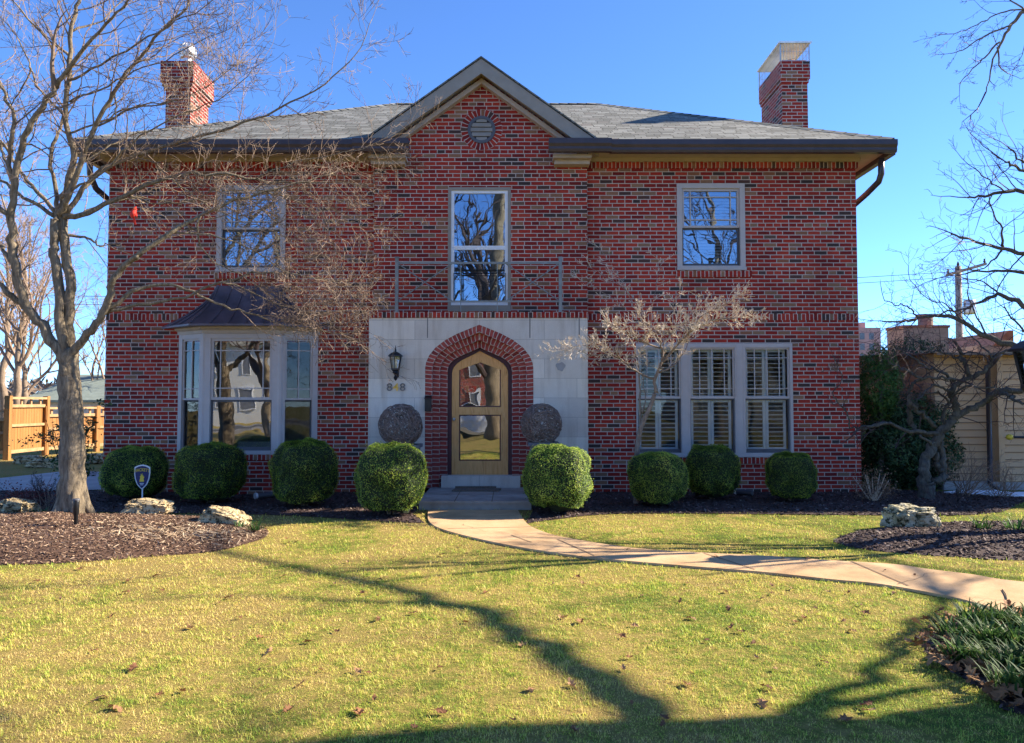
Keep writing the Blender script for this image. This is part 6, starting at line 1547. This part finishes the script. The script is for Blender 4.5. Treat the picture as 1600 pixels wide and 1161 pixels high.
m = MB(); m = MB(); m.prism([A(15.8, 1.8, 10.402), A(24.2, 1.8, 10.402), A(24.2, 8.6, 10.402), A(15.8, 8.6, 10.402)], (0, 0, .12)); obj('shade_block_roof', m, M['garageroof'], shade_block)
a2, b2 = P(1528, 580, 9), P(1660, 540, 9); m = MB(); m.box(a2.x, b2.x, 9, 13, 0, b2.z); obj('wall', m, M['tanbrick'], t)
m = MB(); g0_ = P(1552, 537, 8.95); g1_ = P(1583, 516, 8.95); g2_ = P(1584, 537, 8.95); m.prism([A(g0_.x, 8.95, b2.z + .002), A(g2_.x, 8.95, b2.z + .002), A(g2_.x, 8.95, g1_.z), A(g1_.x - .12, 8.95, g1_.z)], (0, 3, 0)); obj('parapet', m, M['terra'], t)
# apartment tower far away
M['farbrick'] = plain('far_brick', (.50, .27, .23), .9, var=.15, vscale=.6); M['farwin2'] = plain('far_window', (.16, .17, .19), .4)
t = thing('apartment_tower', 'distant red brick apartment block beside the house corner', 'apartment block', A(40, 75, 0)); y0 = 75
a, b = P(1325, 600, y0), P(1376, 512, y0); c = P(1386, 525, y0); m = MB(); m.box(a.x, b.x, y0, y0 + 9, 0, b.z); m.box(b.x, c.x, y0 + 2, y0 + 9, 0, c.z); d = P(1338, 504, y0 + 1); e = P(1352, 504, y0 + 1); m.box(d.x, e.x, y0 + 1, y0 + 6, b.z, d.z); obj('wall', m, M['farbrick'], t)
for k in range(6):
    zz = b.z - .9 - k * 1.25
    for x in (a.x + 1.5, a.x + 2.6, a.x + 3.7): 
        if x + .5 < b.x: m = MB(); m.box(x, x + .55, y0 - .05, y0 + .02, zz - .5, zz + .25); obj('window', m, M['farwin'], t)
# a leafless wood far off on the skyline
rngw = np.random.default_rng(5); nw = 26000; aw = rngw.uniform(-1.25, 1.25, nw); dw_ = rngw.uniform(85, 130, nw); hw = np.array([3.2 + 2.6 * noise.noise(A(q * 22, 0, 3)) + 1.5 * noise.noise(A(q * 70, 0, 7)) for q in aw])
pw = np.stack([np.sin(aw) * dw_, np.cos(aw) * dw_ - CD, rngw.random(nw) ** .75 * np.maximum(hw, 1)], 1)
M['wood'] = rnd_mat('leafless_wood', [(0, (.10, .075, .06)), (1, (.26, .20, .155))], .95, .1)
o = raw('far_wood', leaf_cloud('far_wood', pw, np.tile([0, -1.0, .2], (nw, 1)), 1.5, .28, M['wood'], rngw, .7)); tag(o, 'leafless brown wood along the far skyline', 'wood', None, 'stuff')
# utility pole and wires
t = thing('utility_pole', 'wooden utility pole with crossarm and a grey transformer above the garage', 'utility pole', P(1500, 600, 22) * 1)
yp = 22.0; pt, pb2 = P(1497, 416, yp), P(1501, 640, yp); t.location = (pb2.x, yp, 0)
m = MB(); m.tube([A(pb2.x, yp, -.2), A(pt.x, yp, pt.z)], [.19, .13], 10); obj('pole', m, M['pole'], t, True)
m = MB(); a, b = P(1483, 429, yp - .4), P(1524, 417, yp + .6); m.tube([A(a.x, yp - .2, a.z), A(b.x, yp - .2, b.z)], .07, 6); obj('crossarm', m, M['pole'], t)
m = MB()
for f in (.04, .3, .96):
    p = A(a.x, yp - .2, a.z).lerp(A(b.x, yp - .2, b.z), f); m.lathe(p + A(0, 0, .07), [(0, 0), (.04, 0), (.06, .07), (.03, .12), (.05, .17), (0, .2)], 8)
m.lathe(A(pt.x, yp, pt.z), [(.0, 0), (.05, 0), (.06, .1), (.03, .2), (0, .25)], 8); obj('insulator', m, M['gntwig'], t)
m = MB(); tc = P(1515, 481, yp - .1); m.lathe(A(tc.x, yp - .1, tc.z - .32), [(0, 0), (.24, .02), (.26, .08), (.26, .60), (.22, .68), (0, .70)], 14); m.box(pt.x, tc.x, yp - .15, yp - .05, tc.z - .05, tc.z + .05); obj('transformer', m, M['metal'], t, True)
m = MB()
for z0, dz in ((pt.z - .25, 0), (pt.z - .5, -.25)):
    q = [A(pt.x + (-45 - pt.x) * k / 16, yp + 3 * k / 16, z0 + dz * k / 16 - 1.6 * (1 - (2 * k / 16 - 1) ** 2) * .6) for k in range(17)]; m.tube(q, .014, 4)
obj('wire', m, M['black'], t)
# snow remnants near the garage
for i, (px_, py_, w, lab) in enumerate(((1528, 771, .5, 'thin patch of old snow left of the garage downspout'), (1590, 775, .5, 'thin patch of old snow at the foot of the garage wall'))):
    p = G(px_, py_); bm = bmesh.new(); bmesh.ops.create_icosphere(bm, subdivisions=4, radius=1)
    for v in bm.verts: q = v.co.copy(); r = 1 + .35 * noise.noise(q * 2 + A(i * 4, 0, 0)); v.co = A(q.x * w * r, q.y * .16 * r, max(-.01, q.z * .045 * r))
    me = bpy.data.meshes.new('snow'); bm.to_mesh(me); bm.free(); me.materials.append(M['snow']); tag(raw('snow_patch', me, None, (p.x, p.y, .01)), lab, 'snow')
# dry ground and twiggy shrubs in front of the garage
def twiggy(base, lab, H, seed, n=26, sp=.6, mt='fartwig'):
    rg = random.Random(seed); m = MB(); b = Vector(base)
    for k in range(n): grow(m, b + A(rg.gauss(0, .06), rg.gauss(0, .06), 0), A(rg.gauss(0, sp), rg.gauss(0, sp), 1), H * rg.uniform(.6, 1.1), .007, 2, rg, .02, .14, (3, 4), (.4, .9), .5, .002, None, .08)
    tag(obj('twiggy_shrub', m, M[mt], origin=b), lab, 'shrub')
p = G(1515, 776); twiggy((p.x, p.y + .1, 0), 'leafless twiggy shrub in front of the garage downspout', .75, 3)
p = G(1570, 778); twiggy((p.x, p.y + .1, 0), 'leafless twiggy shrub right of the garage downspout', .55, 4, 20, .8)
p = G(1478, 800); twiggy((p.x + .3, p.y + .5, 0), 'low bare twigs at the right end of the house bed', .4, 6, 14, .9, 'gntwig')
p = G(60, 800); twiggy((p.x - .2, p.y + .4, 0), 'low bare twigs left of the maple trunk', .5, 7, 16, .7, 'gntwig'); p = G(75, 800); twiggy((p.x + .1, p.y - .1, 0), 'dry bent twigs at the foot of the maple', .4, 8, 10, .8)
# lamp post just outside the right edge, its lantern cut by the frame
lp = P(1617, 566, -4.6); lt = lantern('lamp_post', 'black lamp post lantern cut off by the right edge of the photo', 'lamp post', (lp.x, lp.y, lp.z + .06), 1.85, False)
m = MB(); z1 = lp.z - .42
m.lathe(A(lp.x, lp.y, 0), [(0, -.05), (.075, -.05), (.075, .08), (.05, .12), (.04, .3), (.035, z1 - .1), (.05, z1 - .06), (.03, z1), (0, z1)], 12); obj('post', m, M['black'], lt, True)

# ================================================================== ACROSS THE STREET (seen only as reflections in the windows)
m = MB(); m.face([A(-90, -33, .006), A(90, -33, .006), A(90, -25, .006), A(-90, -25, .006)]); tag(obj('street', m, plain('asphalt', (.06, .06, .062), .9, bump=.2)), kind='structure')
m = MB(); m.box(-90, 90, -25, -24.85, -.02, .12); m.box(-90, 90, -33.15, -33, -.02, .12); tag(obj('kerb', m, M['concrete']), kind='structure')
def far_house(name, lab, x0, x1, y, h, rh, mt, seed):
    t = thing(name, lab, 'house', ((x0 + x1) / 2, y, 0)); m = MB(); m.box(x0, x1, y - 8, y, 0, h); gc = (x0 + x1) / 2 + 1.5
    m.face([A(gc + 2.2, y + .02, 0), A(gc - 2.2, y + .02, 0), A(gc - 2.2, y + .02, h), A(gc, y + .02, h + rh * .9), A(gc + 2.2, y + .02, h)]); obj('wall', m, mt, t)
    m = MB(); a, b, c, d = A(x0 - .4, y + .4, h), A(x1 + .4, y + .4, h), A(x1 - 2, y - 4, h + rh), A(x0 + 2, y - 4, h + rh); e, f = A(x0 - .4, y - 8.4, h), A(x1 + .4, y - 8.4, h)
    m.face([b, a, d, c]); m.face([a, e, d]); m.face([f, b, c]); m.face([e, f, c, d])
    m.face([A(gc - 2.5, y + .35, h - .2), A(gc, y + .35, h + rh), A(gc, y - 4, h + rh), A(gc - 2.5, y - 2, h - .2)]); m.face([A(gc + 2.5, y + .35, h - .2), A(gc + 2.5, y - 2, h - .2), A(gc, y - 4, h + rh), A(gc, y + .35, h + rh)]); obj('roof', m, M['shingle'], t)
    for x in (x0 + 1.5, x0 + 3.4, x1 - 2, gc - .5):
        for z in (1, 3.6):
            if z + 1.4 < h: m = MB(); frame(m, x, x + 1, z, z + 1.5, y + .02, y + .08, .09); w = obj('window', m, M['white'], t); m = MB(); m.face([A(x + 1, y + .05, z), A(x, y + .05, z), A(x, y + .05, z + 1.5), A(x + 1, y + .05, z + 1.5)]); obj('pane', m, M['farwin'], w)
    m = MB(); m.box(gc + .9, gc + 1.8, y + .03, y + .1, .2, 2.3); obj('door', m, M['plum'], t)
M['whitesiding'] = plain('pale_siding', (.62, .62, .58), .7, var=.05)
far_house('pale_house', 'pale sided house across the street reflected in the bay window', -24, -11, -44, 5.8, 2.8, M['whitesiding'], 1)
far_house('red_house', 'brick house across the street reflected in the front door', -5, 7, -46, 5.6, 2.8, M['brick'], 2)
far_house('grey_house', 'pale grey house across the street reflected in the triple window', 13, 25, -44, 5.6, 2.8, M['shedwall'], 3)
bare_tree((-.75, -17.6, 0), 15, 74, 'big bare tree behind the viewer reflected in the tall window', M['bark'], M['gntwig'], .40, .6, 3, (5, 6, 6), .006, 14, None, .32, .35)
bare_tree((-10.2, -19, 0), 12, 72, 'bare street tree reflected in the bay window', M['bark'], M['gntwig'], .25, .5, 3, (5, 5, 5), .006, 10, None, .3)
bare_tree((9.0, -20.0, 0), 14, 73, 'bare street tree reflected in the right upper window', M['bark'], M['gntwig'], .32, .5, 3, (5, 6, 6), .006, 11, None, .3)
# parked white car at the kerb (reflected in the door glass)
def car(cx, cy):
    t = thing('parked_car', 'white saloon car parked across the lawn, reflected in the door glass', 'car', (cx, cy, 0)); white = plain('white_car_paint', (.78, .79, .8), .2, spec=.6, var=.02)
    secs = [(-2.25, .35, .62, .72), (-2.1, .25, .78, .82), (-1.2, .22, .90, .88), (-.9, .22, .95, .89), (.9, .22, .95, .89), (1.4, .22, .97, .88), (2.1, .25, .93, .82), (2.25, .4, .75, .72)]
    m = MB(); ringp = []
    for x, zl, zh, w in secs: ringp.append([A(cx + x, cy - w, zl), A(cx + x, cy - w * 1.03, (zl + zh) / 2), A(cx + x, cy - w * .96, zh), A(cx + x, cy + w * .96, zh), A(cx + x, cy + w * 1.03, (zl + zh) / 2), A(cx + x, cy + w, zl)])
    for a, b in zip(ringp[:-1], ringp[1:]):
        for i in range(6): j = (i + 1) % 6; m.face([a[i], b[i], b[j], a[j]])
    m.face(ringp[0]); m.face(ringp[-1][::-1]); obj('body', m, white, t, False)
    m = MB(); cab = [(-1.15, .92, .80), (-.35, 1.40, .62), (.75, 1.42, .62), (1.5, .95, .80)]; rp_ = [(A(cx + x, cy - w, z), A(cx + x, cy + w, z)) for x, z, w in cab]
    for (a, b), (c, d) in zip(rp_[:-1], rp_[1:]): m.face([a, c, d, b])
    m.face([p[0] for p in rp_][::-1]); m.face([p[1] for p in rp_]); m2 = MB(); obj('greenhouse', m, M['black'], t)
    m = MB(); m.box(cx - .3, cx + .7, cy - .62, cy + .62, 1.405, 1.45); 
    for x0, z0, x1, z1 in ((-1.15, .93, -.35, 1.42), (.75, 1.42, 1.5, .96), (.2, .95, .2, 1.42)):
        for s in (-1, 1): m.tube([A(cx + x0, cy + s * (.81 if z0 < 1 else .63), z0), A(cx + x1, cy + s * (.81 if z1 < 1 else .63), z1)], .04, 6)
    obj('roof', m, white, t)
    for x in (-1.4, 1.4):
        for s in (-1, 1):
            m = MB(); m.tube([A(cx + x, cy + s * .72, .32), A(cx + x, cy + s * .93, .32)], .32, 20); w = obj('wheel', m, M['black'], t, True); m = MB(); m.tube([A(cx + x, cy + s * .90, .32), A(cx + x, cy + s * .94, .32)], .2, 12); obj('rim', m, M['metal'], w)
car(-1.9, -23.6)

# ================================================================== LIGHT, SKY, CAMERA
w = bpy.data.worlds.new("World"); SC.world = w; w.use_nodes = True
bg = w.node_tree.nodes['Background']; sk = w.node_tree.nodes.new('ShaderNodeTexSky'); sk.sky_type = 'NISHITA'; sk.sun_disc = False
sk.sun_elevation = SUN_EL; sk.sun_rotation = R(90) - SUN_AZ; sk.altitude = 150
sk.air_density = .60; sk.dust_density = 0; sk.ozone_density = 9.0
w.node_tree.links.new(sk.outputs[0], bg.inputs[0]); bg.inputs[1].default_value = .13
sl = bpy.data.lights.new('sun', 'SUN'); sl.energy = 5.0; sl.angle = R(.5); sl.color = (1, .88, .70)
so = bpy.data.objects.new('sun', sl); COL.objects.link(so); so.rotation_euler = SUN.to_track_quat('Z', 'Y').to_euler(); so.location = (20, 5, 20)
cam = bpy.data.cameras.new('camera'); co = bpy.data.objects.new('camera', cam); COL.objects.link(co)
co.location = (0, -CD, CH); co.rotation_euler = (R(90) + TH, 0, 0); cam.lens = 26.0; cam.sensor_width = 36; cam.clip_end = 500; cam.clip_start = .05
SC.camera = co
SC.view_settings.view_transform = 'Standard'; SC.view_settings.look = 'None'; SC.view_settings.gamma = 1; SC.view_settings.exposure = 1.66
SC.render.engine = 'CYCLES'
SC.cycles.max_bounces = 8; SC.cycles.transparent_max_bounces = 12; SC.cycles.caustics_reflective = False; SC.cycles.caustics_refractive = False
SC.cycles.use_denoising = True
